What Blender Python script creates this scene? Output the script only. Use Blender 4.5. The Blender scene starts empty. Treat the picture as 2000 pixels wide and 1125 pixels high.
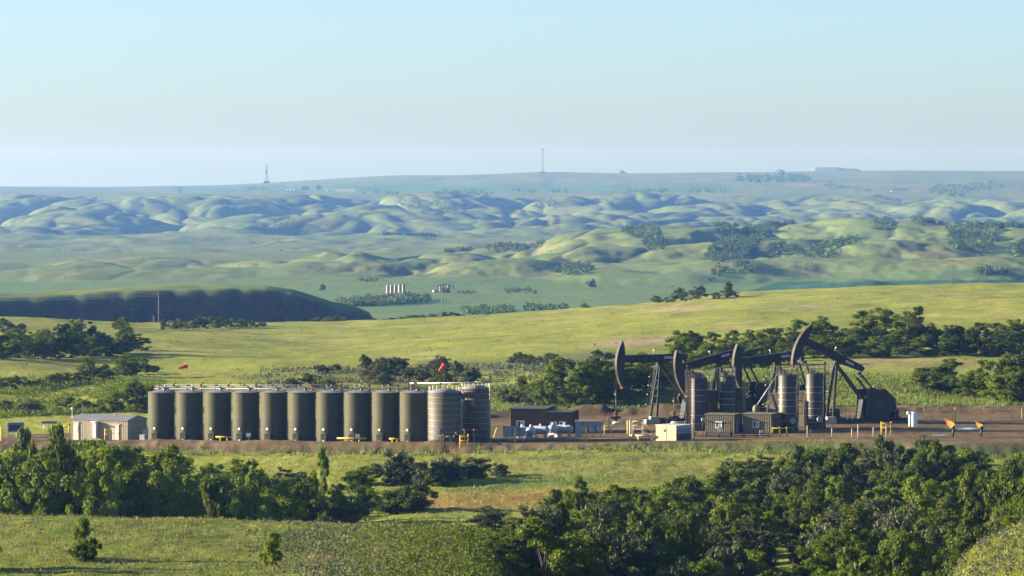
import bpy, math, random
import numpy as np
from mathutils import Vector

# ------------------------------------------------------------------ camera, sky, sun, exposure
S = bpy.context.scene
COL = S.collection
F = 8449.0                       # focal length in photo pixels (photo 2000 wide)
CAMZ = 37.8
HORY = 330.0                     # image row of the level horizon
PITCH = math.atan((562.5 - HORY) / F)
cam_d = bpy.data.cameras.new('camera')
cam_d.sensor_width = 36.0
cam_d.lens = 36.0 * F / 2000.0
cam_d.clip_start = 1.0
cam_d.clip_end = 60000.0
cam = bpy.data.objects.new('camera', cam_d)
COL.objects.link(cam)
cam.location = (0, 0, CAMZ)
cam.rotation_euler = (math.pi / 2 - PITCH, 0, 0)
S.camera = cam

SUN_EL = 14.0
SUN_BACK = 7.0                   # degrees behind straight left
sd = Vector((-math.cos(math.radians(SUN_EL)) * math.cos(math.radians(SUN_BACK)),
             math.cos(math.radians(SUN_EL)) * math.sin(math.radians(SUN_BACK)),
             math.sin(math.radians(SUN_EL))))
W = bpy.data.worlds.new('World')
S.world = W
W.use_nodes = True
wn = W.node_tree.nodes
bg = wn['Background']
sky = wn.new('ShaderNodeTexSky')
sky.sky_type = 'NISHITA'
sky.sun_disc = False
sky.sun_elevation = math.radians(SUN_EL)
sky.sun_rotation = math.radians(-90 + SUN_BACK)
sky.altitude = 0
sky.air_density = 0.63
sky.dust_density = 0.65
sky.ozone_density = 3.0
W.node_tree.links.new(sky.outputs[0], bg.inputs[0])
bg.inputs[1].default_value = 0.064
sun_d = bpy.data.lights.new('sun', 'SUN')
sun_d.energy = 5.0
sun_d.angle = math.radians(0.5)
sun_d.color = (1.0, 0.87, 0.68)
sun = bpy.data.objects.new('sun', sun_d)
COL.objects.link(sun)
sun.rotation_euler = sd.to_track_quat('Z', 'Y').to_euler()
vs = S.view_settings
vs.view_transform = 'Standard'
vs.look = 'None'
vs.gamma = 1.0
vs.exposure = 1.9
vs.use_curve_mapping = False
S.cycles.max_bounces = 6
S.cycles.diffuse_bounces = 3
S.cycles.transmission_bounces = 3
S.cycles.transparent_max_bounces = 4
S.cycles.volume_bounces = 0
S.cycles.use_denoising = True

random.seed(7)
rng = np.random.default_rng(7)
CP, SP = math.cos(PITCH), math.sin(PITCH)


def at(px, py, Y):
    """photo pixel + distance along the ground -> world point"""
    a = (px - 1000.0) / F
    b = (562.5 - py) / F
    ry = CP + b * SP
    t = Y / ry
    return Vector((a * t, Y, CAMZ + t * (-SP + b * CP)))


def zat(py, Y):
    return at(1000, py, Y).z


def proj(X, Y, Z):
    d = Y * CP - (Z - CAMZ) * SP
    up = Y * SP + (Z - CAMZ) * CP
    return 1000 + F * X / d, 562.5 - F * up / d


# ------------------------------------------------------------------ noise
_P = np.random.default_rng(99).permutation(4096).astype(np.int32)
_GA = (np.arange(4096) * (2 * math.pi / 4096)).astype(np.float32)
_GC, _GS = np.cos(_GA), np.sin(_GA)


def noise(x, y, s=0):
    x = np.asarray(x, np.float32); y = np.asarray(y, np.float32)
    ix = np.floor(x); iy = np.floor(y)
    fx = x - ix; fy = y - iy
    ix = ix.astype(np.int32); iy = iy.astype(np.int32)
    ux = fx * fx * (3 - 2 * fx)
    uy = fy * fy * (3 - 2 * fy)
    r0 = _P[(iy + s * 131) & 4095]
    r1 = _P[(iy + 1 + s * 131) & 4095]

    def g(r, ox, oy):
        h = _P[(ix + ox + r) & 4095]
        return _GC[h] * (fx - ox) + _GS[h] * (fy - oy)
    a0 = g(r0, 0, 0); a = a0 + (g(r0, 1, 0) - a0) * ux
    b0 = g(r1, 0, 1); b = b0 + (g(r1, 1, 1) - b0) * ux
    return (a + (b - a) * uy) * np.float32(1.5)


def fbm(x, y, s=0, o=4, gain=0.5):
    v = 0; a = 1; f = 1; t = 0
    for i in range(o):
        v = v + a * noise(x * f, y * f, s + i * 17)
        t += a; a *= gain; f *= 2.03
    return v / t


def sstep(a, b, x):
    t = np.clip((np.asarray(x, float) - a) / (b - a), 0, 1)
    return t * t * (3 - 2 * t)


def pchip(xs, ys, x):
    """monotone cubic; ys may be 2-D (len(xs), n)"""
    xs = np.asarray(xs, float); ys = np.asarray(ys, float)
    one = ys.ndim == 1
    if one:
        ys = ys[:, None]
    h = np.diff(xs)
    d = np.diff(ys, axis=0) / h[:, None]
    m = np.zeros_like(ys)
    m[0] = d[0]; m[-1] = d[-1]
    p = d[:-1] * d[1:]
    w1 = (2 * h[1:] + h[:-1])[:, None]; w2 = (h[1:] + 2 * h[:-1])[:, None]
    with np.errstate(divide='ignore', invalid='ignore'):
        hm = (w1 + w2) / (w1 / d[:-1] + w2 / d[1:])
    m[1:-1] = np.where(p > 0, hm, 0)
    x = np.clip(np.asarray(x, float), xs[0], xs[-1])
    i = np.clip(np.searchsorted(xs, x) - 1, 0, len(xs) - 2)
    t = ((x - xs[i]) / h[i])[:, None]
    H = h[i][:, None]
    r = ((1 + 2 * t) * (1 - t) ** 2 * ys[i] + t * (1 - t) ** 2 * H * m[i]
         + t * t * (3 - 2 * t) * ys[i + 1] + t * t * (t - 1) * H * m[i + 1])
    return r[:, 0] if one else r


# ------------------------------------------------------------------ terrain height field
def Zp(py, Y):
    return ('p', py, Y)


# each column: photo column, then (distance, image row) where the ground is seen, or (distance, 'z', height) where it is hidden
PROF = {
    -350: [(25, 'z', 35), (120, 'z', 25), (220, 'z', 16.5), (262, 1115), (318, 1004), (345, 'z', 8), (400, 'z', 0), (450, 'z', -1.5), (520, 'z', -2.2), (590, 'z', -2.2),
           (655, 'z', -2.3), (700, 812), (720, 790), (750, 750), (800, 712), (900, 688), (1000, 660), (1200, 624), (1320, 608), (1420, 'z', -12), (1560, 'z', -22), (1750, 'z', -33)],
    0: [(25, 'z', 35), (120, 'z', 25), (220, 'z', 16.3), (262, 1117), (320, 1009), (345, 'z', 8.5), (400, 'z', 0), (450, 'z', -1.5), (520, 'z', -2.0), (590, 'z', -1.9),
        (655, 'z', -2.0), (700, 811), (720, 788), (755, 748), (800, 715), (900, 690), (1000, 665), (1200, 632), (1320, 618), (1420, 'z', -14), (1560, 'z', -24), (1750, 'z', -34)],
    300: [(25, 'z', 35), (120, 'z', 25), (220, 'z', 16.2), (262, 1117), (325, 1014), (350, 'z', 8), (400, 'z', 0.2), (450, 'z', -1.3), (520, 'z', -1.5), (590, 'z', -1.5),
          (655, 'z', -1.2), (700, 798), (720, 772), (760, 746), (850, 715), (1000, 676), (1200, 646), (1350, 630), (1450, 'z', -16), (1580, 'z', -26), (1750, 'z', -34)],
    600: [(25, 'z', 35), (120, 'z', 24.5), (220, 'z', 16.0), (262, 1118), (330, 1022), (355, 'z', 7.5), (400, 'z', 0.5), (450, 'z', -1.0), (500, 'z', -0.9), (560, 'z', -0.9), (588, 'z', -0.9),
          (655, 'z', -0.5), (700, 783), (730, 755), (780, 729), (860, 709), (1000, 685), (1200, 655), (1400, 632), (1480, 'z', -17), (1600, 'z', -28), (1750, 'z', -35)],
    900: [(25, 'z', 35), (120, 'z', 24), (220, 'z', 15.2), (270, 'z', 12.8), (335, 1034), (360, 'z', 6.5), (400, 'z', 1.4), (450, 'z', 0.2), (500, 'z', -0.2), (545, 'z', -0.3), (577, 'z', -0.3),
          (660, 'z', 0.1), (695, 787), (720, 762), (790, 718), (900, 690), (1100, 655), (1300, 630), (1450, 619), (1540, 'z', -20), (1620, 'z', -29), (1750, 'z', -36)],
    1200: [(25, 'z', 35), (120, 'z', 22), (220, 'z', 11), (300, 'z', 4.0), (360, 'z', 1.8), (420, 'z', 0.3), (480, 'z', -0.3), (540, 'z', -0.1), (573, 878),
           (668, 'z', 0.4), (684, 796), (706, 757), (730, 738), (800, 706), (900, 676), (1000, 652), (1200, 625), (1400, 605), (1500, 597), (1580, 'z', -17), (1650, 'z', -28), (1750, 'z', -36)],
    1500: [(25, 'z', 35), (120, 'z', 21), (220, 'z', 9), (300, 'z', 2.0), (360, 'z', 0.5), (420, 'z', -0.5), (480, 'z', -1.4), (535, 'z', -0.9), (563, 'z', 0.4),
           (668, 'z', 0.9), (682, 793), (700, 752), (716, 729), (745, 'z', 3.0), (790, 711), (850, 690), (1000, 642), (1200, 600), (1400, 579), (1550, 572), (1640, 'z', -19), (1700, 'z', -30), (1750, 'z', -36)],
    1780: [(25, 'z', 35), (120, 'z', 23), (200, 'z', 13), (250, 'z', 9.2), (300, 'z', 4.5), (360, 'z', 1.6), (420, 'z', 0.3), (480, 'z', -1.2), (530, 'z', -1.0), (558, 'z', 0.6),
           (662, 'z', 1.0), (685, 775), (703, 744), (730, 'z', 2.9), (790, 703), (850, 690), (1000, 640), (1200, 590), (1400, 566), (1550, 560), (1650, 'z', -18), (1700, 'z', -29), (1750, 'z', -36)],
    1900: [(25, 'z', 35), (120, 'z', 24), (200, 'z', 16.5), (245, 1108), (280, 1078), (315, 'z', 7), (370, 'z', 2.5), (430, 'z', 0.6), (480, 'z', -0.8), (530, 'z', -0.8), (557, 'z', 0.5),
           (664, 'z', 1.0), (690, 'z', 1.2), (720, 757), (745, 735), (790, 703), (850, 690), (1000, 640), (1200, 587), (1400, 562), (1550, 557), (1650, 'z', -18), (1700, 'z', -29), (1750, 'z', -36)],
    2000: [(25, 'z', 35), (120, 'z', 25), (200, 'z', 18.2), (245, 1085), (300, 1022), (340, 'z', 6.5), (400, 'z', 2.5), (440, 'z', 0.8), (480, 'z', -0.5), (530, 'z', -0.7), (556, 'z', 0.4),
           (664, 'z', 1.0), (688, 'z', 1.6), (715, 757), (745, 735), (790, 703), (850, 690), (1000, 640), (1200, 585), (1400, 559), (1550, 555), (1650, 'z', -18), (1700, 'z', -29), (1750, 'z', -36)],
    2350: [(25, 'z', 35), (120, 'z', 26), (200, 'z', 20), (260, 'z', 17), (320, 'z', 12.5), (355, 'z', 6.5), (400, 'z', 2.5), (440, 'z', 0.8), (480, 'z', -0.5), (530, 'z', -0.7), (556, 'z', 0.4),
           (664, 'z', 1.0), (688, 'z', 1.8), (715, 757), (745, 735), (790, 702), (850, 688), (1000, 636), (1200, 580), (1400, 552), (1550, 548), (1650, 'z', -17), (1700, 'z', -28), (1750, 'z', -36)],
}


def ar(a, b, s):
    return np.arange(a, b, s, dtype=float)


ROWS = np.concatenate([ar(25, 230, 12), ar(230, 700, 1.6), ar(700, 1400, 4.5), ar(1400, 2000, 6.0), ar(2000, 2900, 18),
                       ar(2900, 4700, 8), ar(4700, 5900, 25), ar(5900, 8900, 11), ar(8900, 16001, 60)])
PXS = np.arange(-350, 2351, 4.5)
U = (PXS - 1000) / F
WIDE = np.maximum(ROWS, 600.0)
GX = U[None, :] * WIDE[:, None]
GY = np.repeat(ROWS[:, None], len(U), 1)
GPX = np.clip(1000 + F * GX / GY, -350, 2350)


def pad_plane(X, Y):
    return 0.406 + 0.02 * np.minimum(X, 48) - 0.0143 * (Y - 600)


PAD_FX = [-110, -50, -13, 8, 20, 33, 50, 62, 110]
PAD_FY = [622, 600, 581, 576.5, 575, 570, 563.5, 561, 558]
PAD_BX = [-110, -62, -45, -20, 0, 30, 60, 110]
PAD_BY = [640, 640, 652, 660, 670, 671, 664, 664]


def build_height():
    keys = sorted(PROF)
    cols = []
    for k in keys:
        ys, zs = [], []
        for p in PROF[k]:
            ys.append(p[0])
            zs.append(p[2] if p[1] == 'z' else zat(p[1], p[0]))
        cols.append(pchip(ys, zs, np.minimum(ROWS, 1750)))
    cols = np.array(cols)                       # (ncol, nrow)
    Z = np.empty_like(GX)
    nn = int(np.searchsorted(ROWS, 1760))        # rows of the near land
    nf = int(np.searchsorted(ROWS, 1470))        # first row of the far land
    for r in range(nn):
        Z[r] = pchip(keys, cols[:, r], GPX[r])
    X, Y, PX, Z = GX[:nn], GY[:nn], GPX[:nn], Z[:nn]
    # relief of the near land
    near = (1 - sstep(1500, 1700, Y)) * sstep(60, 200, Y)
    Z = Z + near * (0.30 * fbm(X / 9, Y / 9, 3, 3) + 0.5 * fbm(X / 45, Y / 60, 5, 3) * sstep(600, 800, Y) * 2.2
                    + 0.16 * fbm(X / 2.3, Y / 3.0, 8, 2) * (1 - sstep(640, 900, Y)))
    Z = Z + sstep(720, 800, Y) * near * 1.4 * np.maximum(fbm(X / 60, Y / 90, 31, 2), -0.2)
    # the levelled pad
    fy = np.interp(X, PAD_FX, PAD_FY) + 1.2 * fbm(X / 6, Y / 6, 40, 3)
    by = np.interp(X, PAD_BX, PAD_BY) + 1.6 * fbm(X / 8, Y / 8, 41, 3)
    pm = sstep(0, 5.5, Y - fy) * (1 - sstep(-6, 1.5, Y - by))
    pz = pad_plane(X, Y) + 0.05 * fbm(X / 3, Y / 5, 42, 3)
    # a low earth berm round the pad, stronger along the front of the tanks and along the back
    bf = np.exp(-((Y - fy - 6.5) / 2.6) ** 2) * (0.45 * (1 - sstep(-14, 2, X)) + 0.12) * (0.8 + 0.6 * fbm(X / 4, Y / 4, 44, 2))
    bb = np.exp(-((Y - by + 1.5) / 2.8) ** 2) * (0.35 + 0.9 * sstep(0.05, 0.5, fbm(X / 9, Y / 5, 45, 3)))
    Z = Z * (1 - pm) + pz * pm + bf + bb
    bank = np.exp(-((Y - fy - 1.2) / 2.2) ** 2)
    Z = Z + bank * 0.35 * fbm(X / 1.3, Y / 3, 47, 2)

    znear, pmn, fyn, byn = Z, pm, fy, by

    # ---------------------------------------------------------------- far land
    X, Y, PX = GX[nf:], GY[nf:], GPX[nf:]
    Z = np.zeros_like(X)
    Z[:nn - nf] = znear[nf:]
    # valley floor, then the near range of hills, a second broad valley, the far range and the plateau
    far = np.interp(Y, [1500, 1750, 2000, 2300, 3000, 4300, 4900, 6000, 7200, 8700, 9300, 11000, 16000],
                    [-30, -36, -40, -40.5, -40.5, -46, -57, -57, -46, -24, -17, -2, -2])
    far = far + 1.2 * fbm(X / 160, Y / 240, 51, 3) * sstep(1800, 2100, Y)
    # envelope of the near range: crest row by photo column
    wx = X + 40 * fbm(X / 220, Y / 300, 61, 3)
    wy = Y + 70 * fbm(X / 240, Y / 320, 62, 3)
    cx = [-350, 0, 150, 300, 420, 560, 690, 780, 870, 1050, 1150, 1350, 1480, 1700, 1850, 2000, 2350]
    crow = [545, 541, 515, 514, 517, 507, 486, 492, 468, 472, 458, 437, 431, 433, 430, 424, 415]
    cdist = [3350, 3350, 3450, 3500, 3500, 3500, 3500, 3600, 3900, 4000, 4100, 4250, 4300, 4300, 4300, 4300, 4300]
    cr = np.interp(PX, cx, crow)
    cd = np.interp(PX, cx, cdist)
    topz = CAMZ - cd * (cr - HORY) / F
    t = np.clip((Y - 2980) / (cd - 2980), 0, 1)
    rise = t ** 0.85
    fall = 1 - sstep(0, 1, (Y - cd) / 480)
    env1 = np.where(Y < cd, rise, fall) * (Y > 2980)
    base1 = env1 * (topz + 44)

    def hills(xx, yy, s):
        """rolling tops cut by V-shaped draws"""
        n = noise(xx, yy, s)
        a = np.sqrt(n * n + 0.004)
        h = 1 - np.exp(-2.6 * a)
        b = np.abs(noise(xx * 2.3 + 7, yy * 2.1 + 3, s + 5))
        h = h - 0.30 * np.exp(-5.5 * np.sqrt(b * b + 0.004)) * np.clip(1.25 - a, 0.2, 1)
        d = np.abs(noise(xx * 5.1 + 2, yy * 4.3 + 9, s + 9))
        return h - 0.07 * np.exp(-6 * d) + 0.022 * noise(xx * 11, yy * 9, s + 13)
    h1 = 0.95 * hills(wx / 225, wy / 430, 70) + 0.12 * hills(wx / 135 + 5, wy / 260, 73) - 0.10 * np.exp(-5 * np.abs(noise(wx / 62, wy / 330, 75))) + 0.40 * noise(wx / 330, wy / 600, 77)
    amp1 = 31 * sstep(0.02, 0.6, env1) * (0.55 + 0.45 * sstep(500, 900, PX))
    far = far + base1 + amp1 * (h1 - 0.55)
    # single hills that stand out in front of the range: (column, top row, distance, half width m, depth m)
    for (hx, hy, hd, hw, hl) in [(690, 482, 3420, 34, 130), (670, 537, 3130, 42, 110), (600, 512, 3300, 30, 100), (1200, 527, 3060, 26, 60), (1660, 545, 2840, 24, 40),
                                 (1430, 508, 3130, 40, 90), (1330, 534, 2990, 40, 60), (180, 520, 3300, 45, 120), (430, 523, 3250, 42, 110),
                                 (900, 500, 3320, 52, 130), (1010, 505, 3250, 40, 110), (1110, 478, 3560, 46, 120), (1560, 470, 3560, 60, 160), (1740, 468, 3420, 52, 150),
                                 (1930, 452, 3600, 50, 160), (1850, 520, 3060, 44, 90), (1600, 500, 3250, 50, 90), (1280, 470, 3720, 44, 150), (880, 545, 3000, 44, 70),
                                 (1400, 445, 3900, 45, 140), (1820, 440, 3850, 45, 140), (1620, 437, 3950, 40, 120), (60, 548, 3150, 40, 90), (310, 527, 3300, 40, 90),
                                 (1700, 505, 3160, 40, 70), (1960, 500, 3150, 50, 90), (780, 512, 3350, 30, 90)]:
        x0 = (hx - 1000) / F * hd
        tz = CAMZ - hd * (hy - HORY) / F
        dx = (wx * 0.35 + X * 0.65 - x0) / hw
        dx = np.where(dx > 0, dx * 1.25, dx * 0.9)
        r = np.sqrt(dx ** 2 + ((Y - hd) / hl) ** 2)
        r = r + 0.25 * fbm(X / 22, Y / 60, 64, 3)
        bump = np.maximum(0, 1 - r / 2.1)
        bump = bump * bump * (3 - 2 * bump)
        far = np.where(bump > 0, far + np.clip(tz - far, 0, 11) * np.clip(bump, 0, 1), far)
    # far range
    e2 = sstep(5950, 6700, Y) * (1 - sstep(8600, 9300, Y))
    h2 = 0.95 * hills(wx / 290, wy / 560, 91) + 0.12 * hills(wx / 180 + 3, wy / 340, 93) - 0.10 * np.exp(-5 * np.abs(noise(wx / 80, wy / 430, 94))) + 0.35 * noise(wx / 420, wy / 900, 95)
    far = far + 48 * e2 * (h2 - 0.5) * (0.95 + 0.3 * fbm(X / 500, Y / 900, 97, 2))
    # low swells on the second valley floor
    e15 = sstep(4600, 5000, Y) * (1 - sstep(5900, 6400, Y))
    far = far + e15 * (11 * np.maximum(0, fbm(X / 130, Y / 300, 99, 3) + 0.02) + 5 * np.maximum(0, fbm(X / 55, Y / 130, 98, 3) - 0.1))
    # plateau and skyline
    kx = [-350, 0, 200, 350, 450, 520, 600, 700, 800, 900, 1060, 1200, 1400, 1600, 1750, 2000, 2350]
    krow = [364, 364, 365, 363, 361, 357, 352, 346, 342, 341.5, 336, 338, 337, 334.5, 332.5, 334, 334]
    kd = 13500.0
    ridge = CAMZ - kd * (np.interp(PX, kx, krow) - HORY) / F
    pl = sstep(9000, kd, Y)
    plat = (1 - pl) * -18 + pl * ridge
    plat = plat - sstep(kd, 16000, Y) * 45
    plat = plat + 7 * fbm(X / 260, Y / 900, 101, 3) * sstep(8900, 9400, Y) * (1 - sstep(11500, 13300, Y) * 0.75)
    far = far * (1 - sstep(8800, 9500, Y)) + plat * sstep(8800, 9500, Y)
    # flat-topped buttes on the skyline
    for (x0, x1, row, dd) in [(1200, 1240, 332, 15000), (1580, 1700, 326.5, 15300)]:
        tz = CAMZ - dd * (row - HORY) / F
        m = sstep(x0 - 12, x0 + 12, PX) * (1 - sstep(x1 - 30, x1 + 12, PX)) * np.exp(-((Y - dd) / 350) ** 4)
        m = m * (0.9 + 0.1 * (1 - sstep(x0 + 55, x0 + 75, PX)))
        far = np.maximum(far, far * (1 - m) + tz * m)

    # the steep bluff on the left, running from near left to far right
    bl_px = [-350, 0, 120, 250, 350, 450, 520, 570, 610, 650, 690, 722, 740]
    bl_row = [575, 571, 569, 562, 559, 557, 559, 567, 578, 590, 598, 612, 640]
    edge = 1560 + 0.62 * (X + 160) + 2.5 * fbm(X / 30, Y / 90, 111, 2) + 5 * fbm(X / 110, Y / 160, 112, 2)
    # edge of the top, in distance
    ctop = CAMZ - (edge + 55) * (np.interp(PX, bl_px, bl_row) - HORY) / F
    dface = Y - edge
    prof = sstep(-34, 12, dface) * 0.82 + 0.18 * sstep(-66, -6, dface)
    gul = np.abs(noise(X / 17.0, Y / 90.0, 113))
    prof = np.clip(prof - 0.025 * (gul < 0.5) * (0.5 - gul) * 2 * np.exp(-(dface / 20) ** 2), 0, 1)
    back = 1 - sstep(55, 190, dface)
    inb = 1 - sstep(738, 775, PX)
    bz = far + (ctop - far + 1.2 * fbm(X / 40, Y / 60, 114, 3)) * prof * back
    bluff_m = inb * sstep(1480, 1520, Y)
    blend = sstep(1560, 1740, Y)
    base = Z * (1 - blend) + far * blend
    out = base
    bz2 = np.maximum(out, bz)
    out = out * (1 - bluff_m) + bz2 * bluff_m
    Bm = bluff_m * np.exp(-(np.abs(dface + 8) / 44) ** 4)
    full = np.zeros_like(GX)
    full[:nf] = znear[:nf]
    full[nf:] = out

    def ext(v, fill):
        e = np.full_like(GX, fill)
        e[:nn] = v
        return e
    bm = np.zeros_like(GX)
    bm[nf:] = Bm
    return full, ext(pmn, 0), bm, ext(fyn, 99999), ext(byn, -99999)


GZ, PADM, BLUFFM, PFY, PBY = build_height()


def ground(X, Y):
    """height of the built land at X, Y (bilinear)"""
    X = np.asarray(X, float); Y = np.asarray(Y, float)
    r = np.clip(np.searchsorted(ROWS, Y) - 1, 0, len(ROWS) - 2)
    ty = (Y - ROWS[r]) / (ROWS[r + 1] - ROWS[r])

    def row(rr):
        c = np.clip((X / WIDE[rr] - U[0]) / (U[1] - U[0]), 0, len(U) - 1.001)
        i = c.astype(int); t = c - i
        return GZ[rr, i] * (1 - t) + GZ[rr, i + 1] * t
    return row(r) * (1 - ty) + row(r + 1) * ty


def gz(X, Y):
    return float(ground(np.array([X]), np.array([Y]))[0])


def hit(px, py, y0, y1, n=500):
    """first place between two distances where the sight line through a photo pixel meets the land"""
    ys = np.linspace(y0, y1, n)
    a = at(px, py, 1000.0)
    xs = a.x / 1000 * ys
    zs = CAMZ + (a.z - CAMZ) / 1000 * ys
    d = zs - ground(xs, ys)
    k = np.where(d <= 0)[0]
    i = int(k[0]) if len(k) else int(np.argmin(d))
    return Vector((float(xs[i]), float(ys[i]), gz(float(xs[i]), float(ys[i]))))


def gp(px, Y):
    X = (px - 1000) / F * (Y * 1.0009)
    return Vector((X, Y, gz(X, Y)))


# ------------------------------------------------------------------ materials
MATS = {}


def mat(name, col, rough=0.6, metal=0.0, var=0.15, scale=3.0, spec=0.3, bump=0.0, dirt=None):
    if name in MATS:
        return MATS[name]
    m = bpy.data.materials.new(name)
    m.use_nodes = True
    nt = m.node_tree
    b = nt.nodes['Principled BSDF']
    tc = nt.nodes.new('ShaderNodeTexCoord')
    nz = nt.nodes.new('ShaderNodeTexNoise')
    nz.inputs['Scale'].default_value = scale
    nz.inputs['Detail'].default_value = 5
    nt.links.new(tc.outputs['Object'], nz.inputs['Vector'])
    mx = nt.nodes.new('ShaderNodeMix')
    mx.data_type = 'RGBA'
    d = dirt if dirt else tuple(c * (1 - 2 * var) for c in col)
    mx.inputs['A'].default_value = (*d, 1)
    mx.inputs['B'].default_value = (*[min(1, c * (1 + var * 0.6)) for c in col], 1)
    rp = nt.nodes.new('ShaderNodeMapRange')
    rp.inputs[1].default_value = 0.3
    rp.inputs[2].default_value = 0.62
    nt.links.new(nz.outputs['Fac'], rp.inputs[0])
    nt.links.new(rp.outputs[0], mx.inputs['Factor'])
    nt.links.new(mx.outputs['Result'], b.inputs['Base Color'])
    b.inputs['Roughness'].default_value = rough
    b.inputs['Metallic'].default_value = metal
    b.inputs['Specular IOR Level'].default_value = spec
    if bump:
        bp = nt.nodes.new('ShaderNodeBump')
        bp.inputs['Strength'].default_value = bump
        nt.links.new(nz.outputs['Fac'], bp.inputs['Height'])
        nt.links.new(bp.outputs[0], b.inputs['Normal'])
    MATS[name] = m
    return m


def leaf_mat(name, c0, c1, trans=0.35):
    """c0..c1: leaf colour range, picked per tree and per leaf"""
    m = bpy.data.materials.new(name)
    m.use_nodes = True
    nt = m.node_tree
    nt.nodes.remove(nt.nodes['Principled BSDF'])
    out = nt.nodes['Material Output']
    oi = nt.nodes.new('ShaderNodeObjectInfo')
    ge = nt.nodes.new('ShaderNodeNewGeometry')
    ad = nt.nodes.new('ShaderNodeMath')
    ad.operation = 'ADD'
    nt.links.new(oi.outputs['Random'], ad.inputs[0])
    nt.links.new(ge.outputs['Random Per Island'], ad.inputs[1])
    ha = nt.nodes.new('ShaderNodeMath')
    ha.operation = 'MULTIPLY'
    ha.inputs[1].default_value = 0.5
    nt.links.new(ad.outputs[0], ha.inputs[0])
    mx = nt.nodes.new('ShaderNodeMix')
    mx.data_type = 'RGBA'
    mx.inputs['A'].default_value = (*c0, 1)
    mx.inputs['B'].default_value = (*c1, 1)
    nt.links.new(ha.outputs[0], mx.inputs['Factor'])
    df = nt.nodes.new('ShaderNodeBsdfDiffuse')
    tr = nt.nodes.new('ShaderNodeBsdfTranslucent')
    gl = nt.nodes.new('ShaderNodeBsdfGlossy')
    gl.inputs['Roughness'].default_value = 0.55
    gl.inputs['Color'].default_value = (0.5, 0.5, 0.5, 1)
    nt.links.new(mx.outputs['Result'], df.inputs['Color'])
    nt.links.new(mx.outputs['Result'], tr.inputs['Color'])
    ms = nt.nodes.new('ShaderNodeMixShader')
    ms.inputs[0].default_value = trans
    nt.links.new(df.outputs[0], ms.inputs[1])
    nt.links.new(tr.outputs[0], ms.inputs[2])
    m2 = nt.nodes.new('ShaderNodeMixShader')
    m2.inputs[0].default_value = 0.025
    nt.links.new(ms.outputs[0], m2.inputs[1])
    nt.links.new(gl.outputs[0], m2.inputs[2])
    nt.links.new(m2.outputs[0], out.inputs['Surface'])
    MATS[name] = m
    return m


def terrain_mat():
    m = bpy.data.materials.new('land')
    m.use_nodes = True
    nt = m.node_tree
    b = nt.nodes['Principled BSDF']
    b.inputs['Roughness'].default_value = 0.95
    b.inputs['Specular IOR Level'].default_value = 0.05
    at_ = nt.nodes.new('ShaderNodeAttribute')
    at_.attribute_name = 'Col'
    tc = nt.nodes.new('ShaderNodeTexCoord')

    def nz(scale, stretch, det=6, rough=0.65):
        mp = nt.nodes.new('ShaderNodeMapping')
        mp.inputs['Scale'].default_value = stretch
        nt.links.new(tc.outputs['Object'], mp.inputs['Vector'])
        n = nt.nodes.new('ShaderNodeTexNoise')
        n.inputs['Scale'].default_value = scale
        n.inputs['Detail'].default_value = det
        n.inputs['Roughness'].default_value = rough
        nt.links.new(mp.outputs[0], n.inputs['Vector'])
        return n
    n1 = nz(0.9, (1, 0.35, 1))
    n2 = nz(0.11, (1, 0.3, 1))

    def rng_(n, lo, hi):
        r = nt.nodes.new('ShaderNodeMapRange')
        r.inputs[1].default_value = 0.3
        r.inputs[2].default_value = 0.7
        r.inputs[3].default_value = lo
        r.inputs[4].default_value = hi
        nt.links.new(n.outputs['Fac'], r.inputs[0])
        return r
    r1 = rng_(n1, 0.74, 1.24)
    r2 = rng_(n2, 0.78, 1.2)
    mu = nt.nodes.new('ShaderNodeMath')
    mu.operation = 'MULTIPLY'
    nt.links.new(r1.outputs[0], mu.inputs[0])
    nt.links.new(r2.outputs[0], mu.inputs[1])
    vm = nt.nodes.new('ShaderNodeVectorMath')
    vm.operation = 'SCALE'
    nt.links.new(at_.outputs['Color'], vm.inputs[0])
    nt.links.new(mu.outputs[0], vm.inputs['Scale'])
    nt.links.new(vm.outputs[0], b.inputs['Base Color'])
    bp = nt.nodes.new('ShaderNodeBump')
    bp.inputs['Strength'].default_value = 0.4
    bp.inputs['Distance'].default_value = 0.35
    nt.links.new(n1.outputs['Fac'], bp.inputs['Height'])
    nt.links.new(bp.outputs[0], b.inputs['Normal'])
    MATS['land'] = m
    return m


# ------------------------------------------------------------------ the land: one sheet from the camera hill to the skyline
def grid_mesh(name, X, Y, Z, col):
    R, C = X.shape
    me = bpy.data.meshes.new(name)
    co = np.stack([X, Y, Z], -1).reshape(-1, 3).astype(np.float32)
    i = np.arange(R * C).reshape(R, C)
    q = np.stack([i[:-1, :-1], i[:-1, 1:], i[1:, 1:], i[1:, :-1]], -1).reshape(-1, 4)
    me.vertices.add(len(co))
    me.vertices.foreach_set('co', co.ravel())
    me.loops.add(q.size)
    me.loops.foreach_set('vertex_index', q.ravel().astype(np.int32))
    me.polygons.add(len(q))
    me.polygons.foreach_set('loop_start', np.arange(0, q.size, 4, dtype=np.int32))
    me.polygons.foreach_set('loop_total', np.full(len(q), 4, np.int32))
    me.polygons.foreach_set('use_smooth', np.ones(len(q), bool))
    me.update(calc_edges=True)
    ca = me.color_attributes.new('Col', 'FLOAT_COLOR', 'POINT')
    c4 = np.ones((R * C, 4), np.float32)
    c4[:, :3] = col.reshape(-1, 3)
    ca.data.foreach_set('color', c4.ravel())
    return me


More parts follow.
